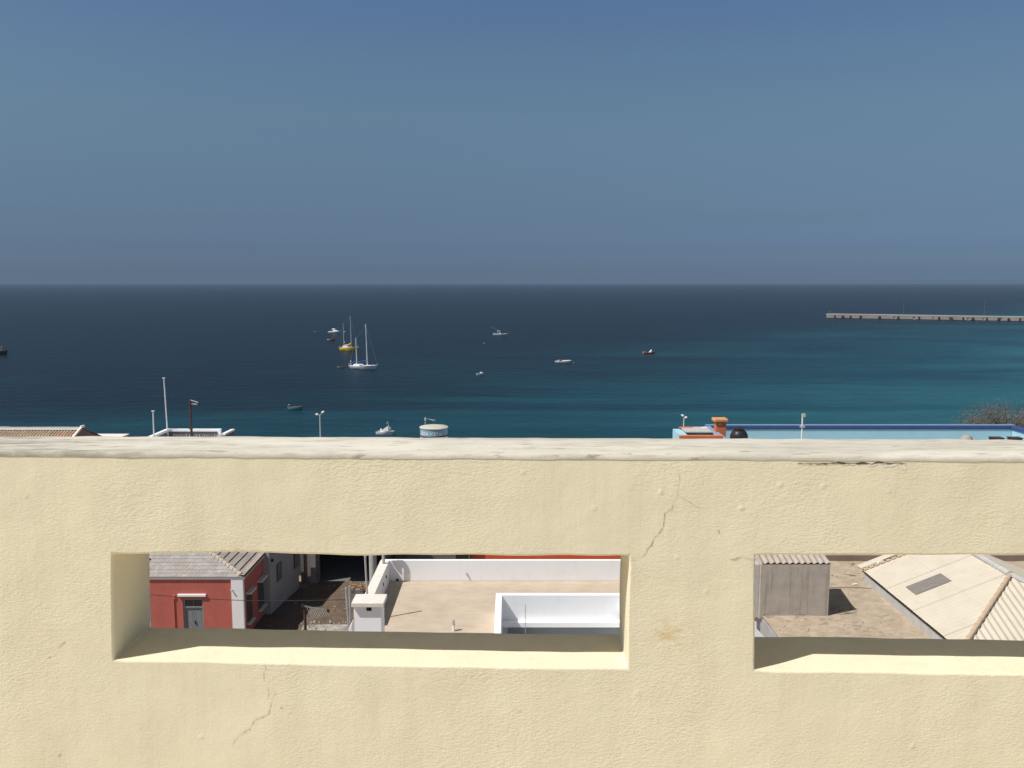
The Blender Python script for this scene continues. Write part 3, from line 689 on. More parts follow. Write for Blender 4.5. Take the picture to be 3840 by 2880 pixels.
# posts, cable and aerials over the yard
def yard_things():
    p = at(875/3.607+900, 2273, 38.0); g = 10.3
    t = thing('aerial_post', 'rusty post in the yard carrying a drooping television aerial', 'aerial', (p.x, 38.0, g))
    m_ = MB(); m_.tube([(0,0,-.2),(0,0,p.z-g)], [.075,.062], 8); m_.build('post', M['darkwood'], t)
    A = at(1137, 2273, 37.9)-Vector((p.x,38,g)); B = at(1230, 2290, 38.4)-Vector((p.x,38,g)); m_ = MB(); m_.tube([A, B], .022, 6); bm_ = m_.build('boom', M['metal'], t)
    el = MB()
    for i in range(9):
        c = A.lerp(B, .12 + i*.1); l = .62 - .04*i; e = Vector((.55, -.42, -.78)).normalized(); el.tube([c - e*l*.15, c + e*l], .008, 5)
    el.build('elements', M['metal'], bm_)
    m_ = MB(); m_.box(A.x-.09, A.x+.03, A.y-.05, A.y+.05, A.z-.05, A.z+.07); m_.build('clamp', M['black'], t); m_ = MB(); m_.box(B.x-.05, B.x+.06, B.y-.05, B.y+.05, B.z-.07, B.z+.06); m_.build('junction_box', M['black'], t)
    # thin stay next to it
    q0, q1 = at(1132, 2350, 38.2), at(1140, 2305, 38.2)
    # two galvanised tubes
    for k, (xt, yt, xb, yb_) in enumerate(((1297, 2203, 1308, 2352), (1311, 2197, 1314, 2352))):
        a, b = at(xt, yt, 33.0), at(xb, yb_, 33.0); d = (b-a).normalized(); b = a + d*((a.z-11.2)/-d.z)
        m_ = MB(); m_.tube([Vector((0,0,0)), a-b], .045, 8); o = m_.build('galvanised_tube', M['metal']); o.location = b
        tag(o, ('leaning galvanised tube, the shorter of two beside the flue box', 'upright galvanised tube, the taller of two beside the flue box')[k], 'tube', 'galvanised tubes by the white terrace')
    # corner post left with the cable
    x = pix(563, 40, 14); zt = at(563, 2092, 40).z
    t = thing('cable_post', 'slim steel post with a bracket in front of the red house', 'post', (x, 40, g))
    m_ = MB(); m_.tube([(0,0,-.2),(0,0,zt-g)], .05, 8); m_.build('post', M['mastdull'], t)
    m_ = MB(); m_.box(-.05,.16,-.04,.04,zt-g-.12,zt-g-.04); m_.build('bracket', M['dark'], t)
    a, b = at(566, 2230, 40), at(1318, 2248, 33.2); m_ = MB(); pts = []
    for i in range(25):
        s = i/24; p_ = a.lerp(b, s); p_.z -= .16*math.sin(math.pi*s); pts.append(p_)
    m_.tube(pts, .016, 5); tag(m_.build('overhead_cable', M['cable']), 'black overhead cable strung across the red house front', 'cable')
yard_things()

# ------------------------------------------------------------------ earth roof, shack and fibre-cement roof on the right
ER = ZC - 9.62
def earth_roof():
    t = thing('earth_roofed_house', 'flat-roofed house with a bare earth roof strewn with twigs', 'house', (7.1, 22, ZG))
    b = MB(); b.box(7.25, 24, 17, 28.9, ZG-.3, ER-.1); b.build('wall', M['annex'], t, True)
    f = MB(); f.grid(lambda x, y: (x, y, ER + .025*noise.noise((x*.8, y*.8, 2)) + .012*noise.noise((x*4, y*4, 2))), fill(7.25, 24, .12), fill(17, 28.6, .12))
    f.build('roof_surface', M['earth'], t, True, smooth=True, fix=False)
    p = MB(); n = 34
    for i in range(n):
        x0, x1 = 7.25 + i*.5, 7.25 + (i+1)*.5
        h0 = .20 + .035*noise.noise((x0*.8, 0, 0)); h1 = .20 + .035*noise.noise((x1*.8, 0, 0))
        p.hexa([(x0,28.6,ER-.05),(x1,28.6,ER-.05),(x1,28.85,ER-.05),(x0,28.85,ER-.05)], [(x0,28.6,ER+h0),(x1,28.6,ER+h1),(x1,28.85,ER+h1),(x0,28.85,ER+h0)])
    p.build('low_parapet', M['brownwall'], t, True)
    q0 = atz(2836, 2345, ER); q1 = atz(2850, 2372, ER)
    p = MB(); p.hexa([(q0.x-.5,q1.y-1.5,ER-.05),(q1.x+.10,q1.y-1.5,ER-.05),(q1.x,q1.y,ER-.05),(q0.x+.12,q0.y,ER-.05),(q0.x-.5,q0.y,ER-.05)], [(q0.x-.5,q1.y-1.5,ER+.12),(q1.x+.02,q1.y-1.5,ER+.12),(q1.x-.10,q1.y,ER+.12),(q0.x,q0.y,ER+.12),(q0.x-.5,q0.y,ER+.12)])
    p.build('corner_parapet', M['concrete_pale'], t, True)
    q = at(3322, 2118, 27.6); p = MB(); p.hexa([(q.x-.17,27.6,ER),(q.x+.17,27.6,ER),(q.x+.17,27.9,ER),(q.x-.17,27.9,ER)], [(q.x-.17,27.6,ER+.36),(q.x+.17,27.6,ER+.20),(q.x+.17,27.9,ER+.20),(q.x-.17,27.9,ER+.36)])
    p.build('white_upstand', M['white'], t, True)
    # dry twigs lying about
    tw = MB()
    for (px, py, n, s) in ((3175, 2292, 22, .11), (3190, 2358, 7, .10), (3000, 2312, 10, .07), (2880, 2306, 9, .07), (3100, 2325, 4, .06), (3200, 2118, 6, .07), (3260, 2130, 5, .07), (3330, 2320, 5, .07), (3090, 2345, 4, .05), (3200, 2160, 4, .06), (3230, 2352, 6, .08), (2950, 2330, 4, .05)):
        c = atz(px, py, ER+.02)
        s *= 1.9
        for i in range(max(3, n*2//3)):
            a = random.gauss(.25, .45); l = random.uniform(.06, s); o = Vector((random.gauss(0, s*.8), random.gauss(0, s*.7), random.uniform(0, .03))); d = Vector((math.cos(a), math.sin(a), random.uniform(-.05,.12)))*l
            tw.tube([c+o-d, c+o+d], random.uniform(.003,.006), 4)
    o = tw.build('twigs', M['stickdark']); o['kind'] = 'stuff'; tag(o, 'dark dry twigs scattered over the earth roof', 'twigs')
    st = MB()
    for i in range(160):
        c = Vector((random.uniform(7.4, 11.2), random.uniform(22.3, 28.4), ER)); s = random.uniform(.006,.02)
        st.mat(0 if i % 9 else 1); st.hexa([(c.x-s,c.y-s,c.z),(c.x+s,c.y-s*.7,c.z),(c.x+s*.8,c.y+s,c.z),(c.x-s,c.y+s*.6,c.z)], [(c.x-s*.5,c.y-s*.5,c.z+s*1.3),(c.x+s*.5,c.y-s*.4,c.z+s*1.6),(c.x+s*.4,c.y+s*.5,c.z+s*1.4),(c.x-s*.5,c.y+s*.3,c.z+s*1.2)])
    o = st.build('pebbles', [M['rubble'], M['stickdark']]); o['kind'] = 'stuff'; tag(o, 'small pale pebbles on the bare earth roof', 'pebbles')
    s0, s1 = atz(3112, 2204, ER+.015), atz(3270, 2206, ER+.02)
    m_ = MB(); m_.tube([s0, (s0+s1)/2+Vector((0,.02,.02)), s1], .007, 5); tag(m_.build('loose_wire', M['cable']), 'thin loose wire lying on the earth roof behind the shack', 'wire')
    a = atz(3198, 2195, ER+.02); m_ = MB(); m_.hexa([a+Vector((0,0,0)), a+Vector((.16,.02,0)), a+Vector((.15,.07,0)), a+Vector((.0,.05,0))], [a+Vector((0,0,.03)), a+Vector((.16,.02,.05)), a+Vector((.15,.07,.05)), a+Vector((.0,.05,.03))])
    tag(m_.build('paper_scrap', M['chip']), 'scrap of white paper on the earth roof beyond the shack', 'paper')
earth_roof()
def shack():
    y0 = 23.75; zt = at(2980, 2108, y0).z; x0, x1 = pix(2849.5, y0, ER+.7), pix(3110, y0, ER+.7); y1 = y0+1.5
    t = thing('concrete_shack', 'low streaked concrete shack with a corrugated roof sheet', 'shack', (x0, y0, ER))
    w = MB(); w.box(x0, x1, y0, y1, ER-.1, zt-.06); w.build('wall', M['concrete'], t, True, bevel=.012)
    s = MB(); s.box(x0-.17, x0-.003, y0+.09, y1-.1, ER-.1, zt-.10); s.build('side_pier', M['concrete_pale'], t, True, bevel=.01)
    r = MB(); sl = Vector((0, 1, .22)); wd = x1-x0-.06
    r.ribbed((x0+.02, y0-.012, zt-.025), (1,0,0), sl, wd, lambda u: 0, lambda u: 1.65, .177, .026, 8, 1)
    r.ribbed((x0+.02, y0-.012, zt-.033), (1,0,0), sl, wd, lambda u: 0, lambda u: 1.65, .177, .026, 8, 1)
    rf = r.build('roof', M['fiber_old'], t, True, smooth=True, fix=False)
    v = MB(); v.box(x1-.03, x1+.012, y0-.008, y1, zt-.058, zt-.01); v.build('verge', M['concrete_pale'], t, True)
shack()
def gable():
    xe, xr, ze, zr = 11.32, 13.93, ZC-9.25, ZC-8.165
    y0, y1, yr = 20.55, 26.65, 23.05            # near eave, far verge, near end of the ridge
    t = thing('fibre_cement_roofed_house', 'low house under a pale fibre cement roof with a grey skylight sheet', 'house', (xe, y0, ER))
    w = MB(); xw = xe+.03
    w.box(xw, xw+.2, y0+.2, y1-.1, ER-.2, ze-.03); w.box(xw+.2, 2*xr-xw-.2, y1-.3, y1-.1, ER-.2, ze-.03); w.box(xw+.2, 2*xr-xw-.2, y0+.2, y0+.4, ER-.2, ze-.03); w.box(2*xr-xw-.2, 2*xr-xw, y0+.2, y1-.1, ER-.2, ze-.03)
    w.poly([(xw+.2,y1-.12,ze-.03),(2*xr-xw-.2,y1-.12,ze-.03),(xr,y1-.12,zr-.06)])
    w.build('wall', M['concrete_pale'], t, True)
    g = MB(); g.box(xe-.01, xe+.028, y0, y1, ze-.05, ze-.028); g.build('eaves_board', M['dark'], t, True)
    run = xr-xe; rise = zr-ze; sl = Vector((run,0,rise)); Ls = sl.length; W_ = y1-y0; hy = yr-y0
    r = MB(); nsh = 7; ws = W_/nsh
    hip = lambda u: Ls*min(1.0, max(.02, u/hy))
    for k in range(nsh):
        for a, b, lf in ((0,.52,.0),(.515,1.0,.006)):
            lo = lambda u, a=a: min(Ls*a, hip(u)); hi = lambda u, b=b: min(Ls*b, hip(u))
            r.ribbed((xe,y0,ze), (0,1,0), sl, ws+.03, lo, hi, .177, .0035, 6, 1, u0=k*ws, lift=lf + .009*(k % 2) + .004)
    r.build('roof', M['fiber'], t, True, smooth=True, fix=False)
    # skylight sheet
    n = Vector((0,1,0)).cross(sl).normalized(); P = Vector((xe,y0,ze)); e2 = sl.normalized()
    c = [(440,580),(770,335),(905,430),(570,685)]; q = [atplane(3280+a/3.318, 2040+b/3.318, P, n)-P for a, b in c]
    us_ = [p.y for p in q]; vs_ = [p.dot(e2) for p in q]
    u0, u1 = (us_[2]+us_[3])/2, (us_[0]+us_[1])/2; v0, v1 = (vs_[0]+vs_[3])/2, (vs_[1]+vs_[2])/2
    s = MB(); s.ribbed(P, (0,1,0), sl, u1-u0, lambda u: v0, lambda u: v1, .177, .004, 8, 1, u0=u0, lift=.030); s.build('skylight_sheet', M['skylight'], t, True, smooth=True, fix=False)
    # near hip end and the far slope
    r = MB(); s3 = Vector((0, hy, rise)); L3 = s3.length
    r.ribbed((xe,y0,ze), (1,0,0), s3, 2*run, lambda u: 0, lambda u: L3*max(.02, 1-abs(u-run)/run), .19, .017, 8, 1); r.build('hip_end', M['fiber'], t, True, smooth=True, fix=False)
    r = MB(); r.ribbed((2*xr-xe,y0,ze), (0,1,0), Vector((-run,0,rise)), W_, lambda u: 0, hip, .177, .02, 6, 1); r.build('far_slope', M['fiber'], t, True, smooth=True, fix=False)
    # ridge and hip cappings
    A, B = Vector((xe-.03,y0-.03,ze+.02)), Vector((xr,yr,zr+.03)); h = MB(); nn = 13
    for i in range(nn):
        p, q_ = A.lerp(B, i/nn), A.lerp(B, (i+1.12)/nn); h.tube([p, q_], [.07,.055], 8)
    h.build('hip_capping', M['ridge'], t, True, smooth=True)
    h = MB()
    for i in range(7):
        p, q_ = B.lerp(Vector((xr,y1,zr+.03)), i/7), B.lerp(Vector((xr,y1,zr+.03)), (i+1.1)/7); h.tube([p, q_], [.10,.09], 10)
    h.tube([B+Vector((0,0,-.01)), Vector((2*xr-xe,y0,ze+.02))], .08, 8)
    h.build('ridge_capping', M['concrete_pale'], t, True, smooth=True)
    v = MB(); v.ribbed((xe-.08,y1-.10,ze+.03), (0,1,0), sl, .30, lambda u: 0, lambda u: Ls, 30, .0, 6, 1, lift=.055); v.bar((xe-.08,y1+.12,ze+.04), (xr,y1+.12,zr+.08), .12, .07); v.build('verge_capping', M['fiber'], t, True, fix=False)
    v = MB()
    for i in range(15):
        p = Vector((xe,y1-.12,ze+.04)) + sl*(i/15); v.tube([p, p+sl*(1/15*.8)], [.045,.03], 6)
    v.build('verge_tiles', M['ridge'], t, True, smooth=True)
gable()

# ------------------------------------------------------------------ behind: vermilion and grey walls, blue roof terrace, left roofs
def back_row():
    t = thing('vermilion_house', 'vermilion painted house wall seen just beyond the white terrace', 'house', (5, 57.5, ZG))
    xl = pix(1764, 57.5, 12.5)
    w = MB(); w.box(xl, 12.4, 57.5, 64, 8.5, 16.9); w.box(12.4, 34.2, 58.2, 64, 8.5, 17.0); w.build('wall', M['signal'], t, True)
    c = MB(); c.box(xl-.1, 12.5, 57.4, 64.1, 16.902, 17.1); c.build('roof_edge', M['white'], t, True)
    x0, x1 = pix(1522, 57, 12.5), xl-.02
    t = thing('grey_house', 'dark grey house beside the vermilion one, carrying the round water tank', 'house', (-5, 57, ZG))
    w = MB(); w.box(x0, x1, 57, 65, 8.5, 16.9); w.build('wall', M['greywall'], t, True)
    d = MB(); q = at(1736, 2080, 56.9); d.box(q.x-.5, q.x+.3, 56.95, 56.998, 9.2, 11.6); d.build('doorway', M['dark'], t, True)
    c = MB(); c.box(x0-.1, x1, 56.9, 65.1, 16.902, 17.1); c.build('roof_slab', M['concrete_pale'], t, True)
    # round tank with painted lettering
    Y = 60.0; c0 = at(1627, 1601, Y); rad = 108/2/F*(Y*CP+(ZC-c0.z)*SP)
    t = thing('round_water_tank', 'round faded blue water tank with white lettering and a cement lid', 'water tank', (c0.x, Y, 17.1))
    zl = c0.z-17.1
    b = MB(); b.lathe((0,0,0), [(rad*.95,0),(rad*.95,zl-.60),(rad*.90,zl-.56)], 40); b.build('base', M['tankwhite'], t, smooth=True)
    b = MB(); b.lathe((0,0,0), [(rad*.93,zl-.56),(rad*.955,zl-.54),(rad*.955,zl-.10),(rad*.92,zl-.06)], 48); bd = b.build('painted_band', M['tankblue'], t, smooth=True)
    b = MB(); b.lathe((0,0,0), [(rad*.90,zl-.08),(rad*.985,zl-.045),(rad,zl),(rad*.96,zl+.035),(rad*.3,zl+.085),(.05,zl+.09)], 48); b.build('lid', M['tanlid'], t, smooth=True)
    b = MB(); b.tube([(rad*.97*math.cos(a), rad*.97*math.sin(a), zl-.575) for a in [2*math.pi*i/40 for i in range(41)]], .035, 6, False); b.build('hoop', M['bdark'], t, smooth=True)
    cu_ = bpy.data.curves.new('tank_lettering', 'FONT'); cu_.body = 'BOA VISTA'; cu_.size = .34; cu_.align_x = 'LEFT'; cu_.resolution_u = 3; cu_.extrude = .004; cu_.space_character = 1.02
    tmp = bpy.data.objects.new('lettering_source', cu_); COL.objects.link(tmp); bpy.context.view_layer.update()
    me = bpy.data.meshes.new_from_object(tmp.evaluated_get(bpy.context.evaluated_depsgraph_get()))
    COL.objects.unlink(tmp); bpy.data.objects.remove(tmp)
    rr = rad*.955+.012; wmax = max(v.co.x for v in me.vertices)
    for v in me.vertices:
        s = v.co.x*(1.62/wmax); a = math.pi*1.185 + s/rr; p = Vector((math.cos(a), math.sin(a), 0))
        v.co = p*(rr + v.co.z) + Vector((0,0,zl-.475 + v.co.y))
    me.materials.clear(); me.materials.append(M['letter'])
    lo = bpy.data.objects.new('lettering', me); COL.objects.link(lo); lo.parent = bd
    # aerial behind the tank
    p = at(1595, 1595, 61.3); tp = at(1595, 1566, 61.3); t = thing('thin_aerial', 'thin aerial with a small bent vane behind the round water tank', 'aerial', (p.x, 61.3, 17.1))
    m_ = MB(); m_.tube([(0,0,0),(0,0,tp.z-17.1)], .03, 6); m_.box(-.06,.06,-.05,.05,tp.z-17.1-.22,tp.z-17.1-.02); m_.build('mast', M['mastdull'], t)
    a, b = at(1606,1571,61.3)-Vector((p.x,61.3,17.1)), at(1634,1576,61.3)-Vector((p.x,61.3,17.1)); m_ = MB(); m_.bar(a, b, .03, .03); m_.bar(a+Vector((.1,0,-.03)), b+Vector((-.12,0,-.06)), .02, .03); m_.bar(Vector((0,0,a.z+.02)), a, .02, .02); m_.build('vane', M['mastdull'], t)
back_row()
def blue_house():
    yb = 56.0; zc_ = ZC - .1694*yb; zf = zc_-1.05
    xl, xr = pix(2652, yb, zc_), pix(3802, yb, zc_)
    t = thing('blue_house', 'light blue house whose roof terrace has a dark blue parapet coping', 'house', (xl, 46, ZG))
    b = MB(); b.box(xl, xr, 46, yb+.25, 8.5, zf-.2); b.build('wall', M['skyblue'], t, True)
    b = MB(); b.box(xl+.002, xr-.002, 46, yb, zf-.198, zf); b.build('roof_floor', M['concrete_pale'], t, True)
    b = MB(); b.box(xl-.25, xr+.25, yb, yb+.25, zf-.198, zc_-.30); b.build('back_parapet', M['skyblue'], t, True)
    b = MB(); b.box(xl-.10, xr+.10, yb-.05, yb+.30, zc_-.298, zc_-.03); cb = b.build('coping', M['navy'], t, True, bevel=.05, seg=3)
    b = MB(); b.box(xl-.08, xr+.08, yb-.0, yb+.28, zc_-.028, zc_); b.build('coping_top', M['navytop'], cb, True)
    dxl = .6                                      # side parapets converge a little towards the viewer
    for s, x, sg in (('l', xl, 1), ('r', xr, -1)):
        m_ = MB(); m_.hexa([(x-.12,46,zf-.19),(x+.12,46,zf-.19),(x+.12,yb-.06,zf-.19),(x-.12,yb-.06,zf-.19)], [(x-.12,46,zc_-.3),(x+.12,46,zc_-.3),(x+.12,yb-.06,zc_-.3),(x-.12,yb-.06,zc_-.3)])
        sp = m_.build('side_parapet', M['skyblue'], t, True)
        m_ = MB(); m_.box(x-.2,x+.2,46,yb-.06,zc_-.298,zc_-.04); m_.build('side_coping', M['navytop'] if s == 'l' else M['navy'], sp, True, bevel=.05, seg=3)
    # black roof tank
    c = at(2772, 1604, 52.0); r_ = .54
    t2 = thing('black_water_tank', 'black plastic water tank standing on the blue roof terrace', 'water tank', (c.x, 52.0, zf))
    h = c.z - zf
    m_ = MB(); m_.lathe((0,0,0), [(r_*.96,0),(r_,.08),(r_,h-.50),(r_*.95,h-.40),(r_*.78,h-.22),(r_*.55,h-.12)], 28); m_.build('body', M['black'], t2, smooth=True)
    m_ = MB(); m_.lathe((0,0,0), [(r_*.62,h-.13),(r_*.64,h-.03),(r_*.5,h),(.05,h+.01)], 24); m_.tube([(0,0,h),(.0,0,h+.06)], .05, 8); m_.build('lid', M['black'], t2, smooth=True)
    m_ = MB(); m_.box(r_*.15, r_*.45, -r_-.02, -r_*.9, h-.62, h-.42); m_.build('label_plate', M['bdark'], t2)
    # orange chimney
    Y = 53.5; xa, xb = pix(2684.5, Y, zf+.7), pix(2722, Y, zf+.7); ca, cb_ = pix(2677, Y, zf+1.2), pix(2729, Y, zf+1.2); zt = at(2700, 1571, Y).z
    t3 = thing('orange_chimney', 'square orange chimney with an overhanging paler cap on the blue roof', 'chimney', (.5*(xa+xb), Y, zf))
    m_ = MB(); m_.box(xa, xb, Y, Y+.62, zf, zt-.20); m_.build('stack', M['orange'], t3, True, bevel=.01)
    m_ = MB(); m_.box(ca, cb_, Y-.12, Y+.74, zt-.198, zt); m_.build('cap', M['orangetop'], t3, True, bevel=.05, seg=3)
    q = at(2700, 1591, Y); m_ = MB(); m_.box(q.x-.08, q.x+.08, Y-.02, Y-.003, q.z-.06, q.z+.06); m_.build('vent', M['concrete_pale'], t3, True)
    # service mast with a meter box
    Y = 54.6; q = at(3008, 1556, Y); x = pix(3007.5, Y, zf+1)
    t4 = thing('box_mast', 'slim white mast with a small box on top on the blue roof', 'mast', (x, Y, zf))
    m_ = MB(); m_.tube([(0,0,0),(0,0,q.z-zf)], .045, 8); m_.build('pole', M['wmetal'], t4)
    m_ = MB(); m_.box(-.04,.17,-.08,.08,q.z-zf-.12,q.z-zf+.08); m_.build('box', M['concrete_pale'], t4)
    z2 = at(3008, 1600, Y).z-zf; m_ = MB(); m_.box(-.13,.16,-.07,.07,z2-.05,z2+.06); m_.build('clamp', M['concrete_pale'], t4)
    # odds and ends just showing over the near wall
    for k, (pa, pb) in enumerate(((3717, 3757), (3786, 3826))):
        Y = 50.5; z = at(pa, 1642, Y).z; a, b_ = pix(pa, Y, z), pix(pb, Y, z)
        m_ = MB(); m_.box(0, b_-a, -.25, .25, 0, z-zf); m_.box(-.05, b_-a+.05, -.3, .3, z-zf, z-zf+.035)
        o = m_.build('roof_hatch', M['bdark'], bevel=.01); o.location = (a, Y, zf)
        tag(o, ('low dark roof hatch on the blue terrace, next to the pale sack', 'low dark roof hatch in the right corner of the blue terrace')[k], 'hatch', 'dark hatches on the blue roof')
    Y = 51.0; q = at(3626, 1632, Y); m_ = MB(); h = q.z-zf
    m_.lathe((0,0,0), [(.34,0),(.36,h*.6),(.30,h*.9),(.2,h),(.05,h+.02)], 12); m_.lathe((.45,.1,0), [(.3,0),(.3,h*.7),(.18,h*.82),(.03,h*.84)], 10)
    o = m_.build('plaster_sack', M['rubble'], smooth=True); o.location = (q.x, Y, zf); tag(o, 'pale lumpy plaster sacks on the blue roof terrace', 'sack')
    # lower orange-trimmed terrace to its left
    t5 = thing('orange_trimmed_house', 'small roof terrace with orange coping beside the blue house', 'house', (11, 50, ZG))
    Y = 52.0; zt = at(2540, 1610, 55).z
    xa, xb = pix(2525, 55, zt), xl-.27
    m_ = MB(); m_.box(xa, xb, 50.0, 55.2, 8.5, zt-1.0); m_.box(xa, xa+.5, 52.2, 55.2, zt-1.0, zt); m_.build('wall', M['skyblue'], t5, True)
    zr_ = at(2600, 1617, 54.0).z
    m_ = MB(); m_.box(xa+.5, xb, 53.6, 55.2, zt-.999, zr_); m_.build('raised_roof', M['greywall'], t5, True)
    m_ = MB(); m_.box(xa+.5, xb, 53.4, 55.3, zr_+.002, zr_+.07); m_.build('roof_slab', M['concrete_pale'], t5, True)
    m_ = MB(); q0, q1 = pix(2547, 55.0, zr_), pix(2599, 55.0, zr_); z2 = at(2560, 1603.5, 55.0).z; m_.box(q0, q1, 54.8, 55.25, zr_+.072, z2); m_.build('orange_coping', M['orange'], t5, True, bevel=.04)
    m_ = MB(); m_.box(pix(2630, 55, zr_), xb, 54.8, 55.25, zr_+.072, z2-.02); m_.build('cap_block', M['whitecap'], t5, True)
    m_ = MB(); z3 = at(2600, 1631, 51.0).z; m_.box(pix(2546, 51, z3), xb, 50.6, 51.0, zt-.999, z3); m_.build('front_coping', M['orange'], t5, True)
blue_house()

def left_roofs():
    Y = 60.0; zr = at(150, 1603.5, Y).z; xr = pix(310, Y, zr)
    t = thing('clay_tiled_house', 'long house with mottled clay tile roof and mortared ridge', 'house', (xr, Y, 8))
    k = .40; D = 4.0; x0 = -60.0
    b = MB(); b.box(x0, xr-.06, Y-D+.3, Y+D-.3, 6.5, zr-D*k)
    b.poly([(xr-.06, Y-D+.3, zr-D*k), (xr-.06, Y+D-.3, zr-D*k), (xr-.06, Y, zr-.06)]); b.build('wall', M['brownwall'], t, True)
    sl = Vector((0,1,k)); Ls = sl.length*D
    r = MB(); r.ribbed((x0,Y-D,zr-D*k), (1,0,0), sl, xr-x0, lambda u: 0, lambda u: Ls, .215, .05, 6, 14, shape='abs', step=.03); r.build('roof', M['tile_red'], t, True, smooth=True, fix=False)
    r = MB(); r.ribbed((x0,Y+D,zr-D*k), (1,0,0), Vector((0,-1,k)), xr-x0, lambda u: 0, lambda u: Ls, .5, .0, 3, 1); r.build('rear_slope', M['tile_red'], t, True, fix=False)
    r = MB(); rng = random.Random(3)
    x = x0
    while x < xr-.3:
        w = rng.uniform(.9,1.7); w = min(w, xr-.2-x); r.box(x, x+w-.01, Y-.12, Y+.12, zr-.02, zr+.04+rng.uniform(-.015,.02)); x += w
    r.ribbed((x0,Y-.42,zr-.14), (1,0,0), sl, xr-x0, lambda u: 0, lambda u: .30, 40, 0, 3, 1, lift=.055)
    r.build('ridge_mortar', M['concrete_pale'], t, True, fix=False)
    r = MB(); r.bar((xr-.05, Y-D, zr-D*k+.06), (xr-.05, Y+.02, zr+.07), .16, .12); r.tube([(xr-.10,Y-.1,zr+.06),(xr+.06,Y+.1,zr+.08)], .10, 10); r.build('gable_coping', M['whitecap'], t, True)
    z = at(400, 1627, 70).z; xa, xb = pix(346, 69, z), pix(458, 69, z)
    t = thing('flat_white_house', 'flat white roof edge showing beyond the clay tiled gable', 'house', (xa, 66, 8))
    b = MB(); b.box(xa, xb, 66, 70, 5, z-.12); b.build('wall', M['white'], t, True)
    b = MB(); b.box(xa-.1, xb+.12, 65.9, 70.1, z-.118, z); b.build('roof_slab', M['whitecap'], t, True, bevel=.03)
    # white roof terrace with dark slatted balustrade
    zt = ZC-10.15; yb = 58.3; xa, xb = pix(627, yb, zt), pix(828, yb, zt)
    t = thing('balustrade_house', 'white house with a dark slatted balustrade under a white rail on its roof', 'house', (xa, yb, 8))
    b = MB(); b.box(xa-.25, xb+1.2, 53.4, yb+.3, 8, zt-1.1); b.build('wall', M['white'], t, True)
    b = MB(); b.box(xa-.1, xb, yb-.06, yb+.14, zt-.17, zt); rl = b.build('rail', M['white'], t, True, bevel=.01)
    b = MB(); b.hexa([(xa-.12,54,zt-.17),(xa+.12,54,zt-.17),(xa+.12,yb-.062,zt-.17),(xa-.12,yb-.062,zt-.17)], [(xa-.12,54,zt),(xa+.12,54,zt),(xa+.12,yb-.062,zt),(xa-.12,yb-.062,zt)]); b.build('side_rail', M['white'], t, True)
    b = MB(); b.box(xa, xb-.02, yb, yb+.08, zt-1.1, zt-.172); b.box(xa-.04, xa+.04, 54, yb-.07, zt-1.1, zt-.172); b.build('balustrade_panel', M['greywall'], t, True)
    b = MB(); n = 19
    for i in range(n):
        x = xa+.3+(xb-xa-.4)*i/n + random.uniform(-.03,.03); b.box(x-.022, x+.022, yb-.03, yb-.002, zt-1.1, zt-.42+random.uniform(-.12,.1))
    b.build('balusters', M['concrete_pale'], t, True)
    b = MB(); b.box(xb-.18, xb+.02, yb-.12, yb+.14, zt-1.1, zt+.003); b.build('corner_post', M['white'], t, True)
    b = MB(); xs_ = pix(836, 56, zt); p0, p1 = at(838, 1629, 55.5), at(874, 1612, 58.5); b.bar(p0-Vector((.0,0,.0)), p1, .24, .13); b.build('stair_rail', M['white'], t, True)
    b = MB(); b.hexa([p0-Vector((-.02,0,1.2)), p0-Vector((-.1,0,1.2)), p1-Vector((-.1,0,1.2)), p1-Vector((-.02,0,1.2))], [p0-Vector((-.02,0,.08)), p0-Vector((-.1,0,.08)), p1-Vector((-.1,0,.08)), p1-Vector((-.02,0,.08))]); b.build('stair_panel', M['greywall'], t, True)
    # flag poles
    for k, (xt, yt, xbm, ybm, Y, lab) in enumerate(((614.5, 1419, 627.5, 1609, 58.15, 'tall white flagpole leaning at the corner of the dark balustrade'), (574, 1543, 577, 1630, 55.6, 'short white flagpole at the near end of the balustrade'))):
        b, tp = at(xbm, ybm, Y), at(xt, yt, Y); d = (tp-b).normalized(); b = b - d*((b.z-(zt-1.1))/d.z)
        t2 = thing('flagpole', lab, 'flagpole', b, 0, 'white flagpoles on the roof')
        l = (tp-b).length; m_ = MB(); m_.tube([(0,0,0), d*l], [.052,.040], 8); m_.build('pole', M['wmetal'], t2, smooth=True)
        m_ = MB(); m_.tube([d*l, d*(l+.05)], .10, 10); m_.build('truck', M['wmetal'], t2)
    # timber pole with an aerial
    Y = 57.4; tp = at(712.5, 1500, Y); x = tp.x
    t3 = thing('timber_pole', 'dark timber pole with a small two-armed aerial in front of the balustrade', 'pole', (x, Y, 8))
    m_ = MB(); m_.tube([(.06,0,0),(0,0,tp.z-8)], [.10,.075], 8); m_.build('pole', M['darkwood'], t3)
    e = MB(); o = Vector((x,Y,8)); e.bar(at(713,1500,Y)-o, at(743,1509,Y)-o, .05, .05); e.bar(at(717,1514,Y)-o, at(739,1516,Y)-o, .05, .05); e.build('aerial_arms', M['mastdull'], t3)
    m_ = MB(); z1 = at(712,1604,Y).z-8; m_.box(-.10,.13,-.14,-.07,z1-.1,z1+.1); m_.build('clamp', M['darkwood'], t3)
left_roofs()

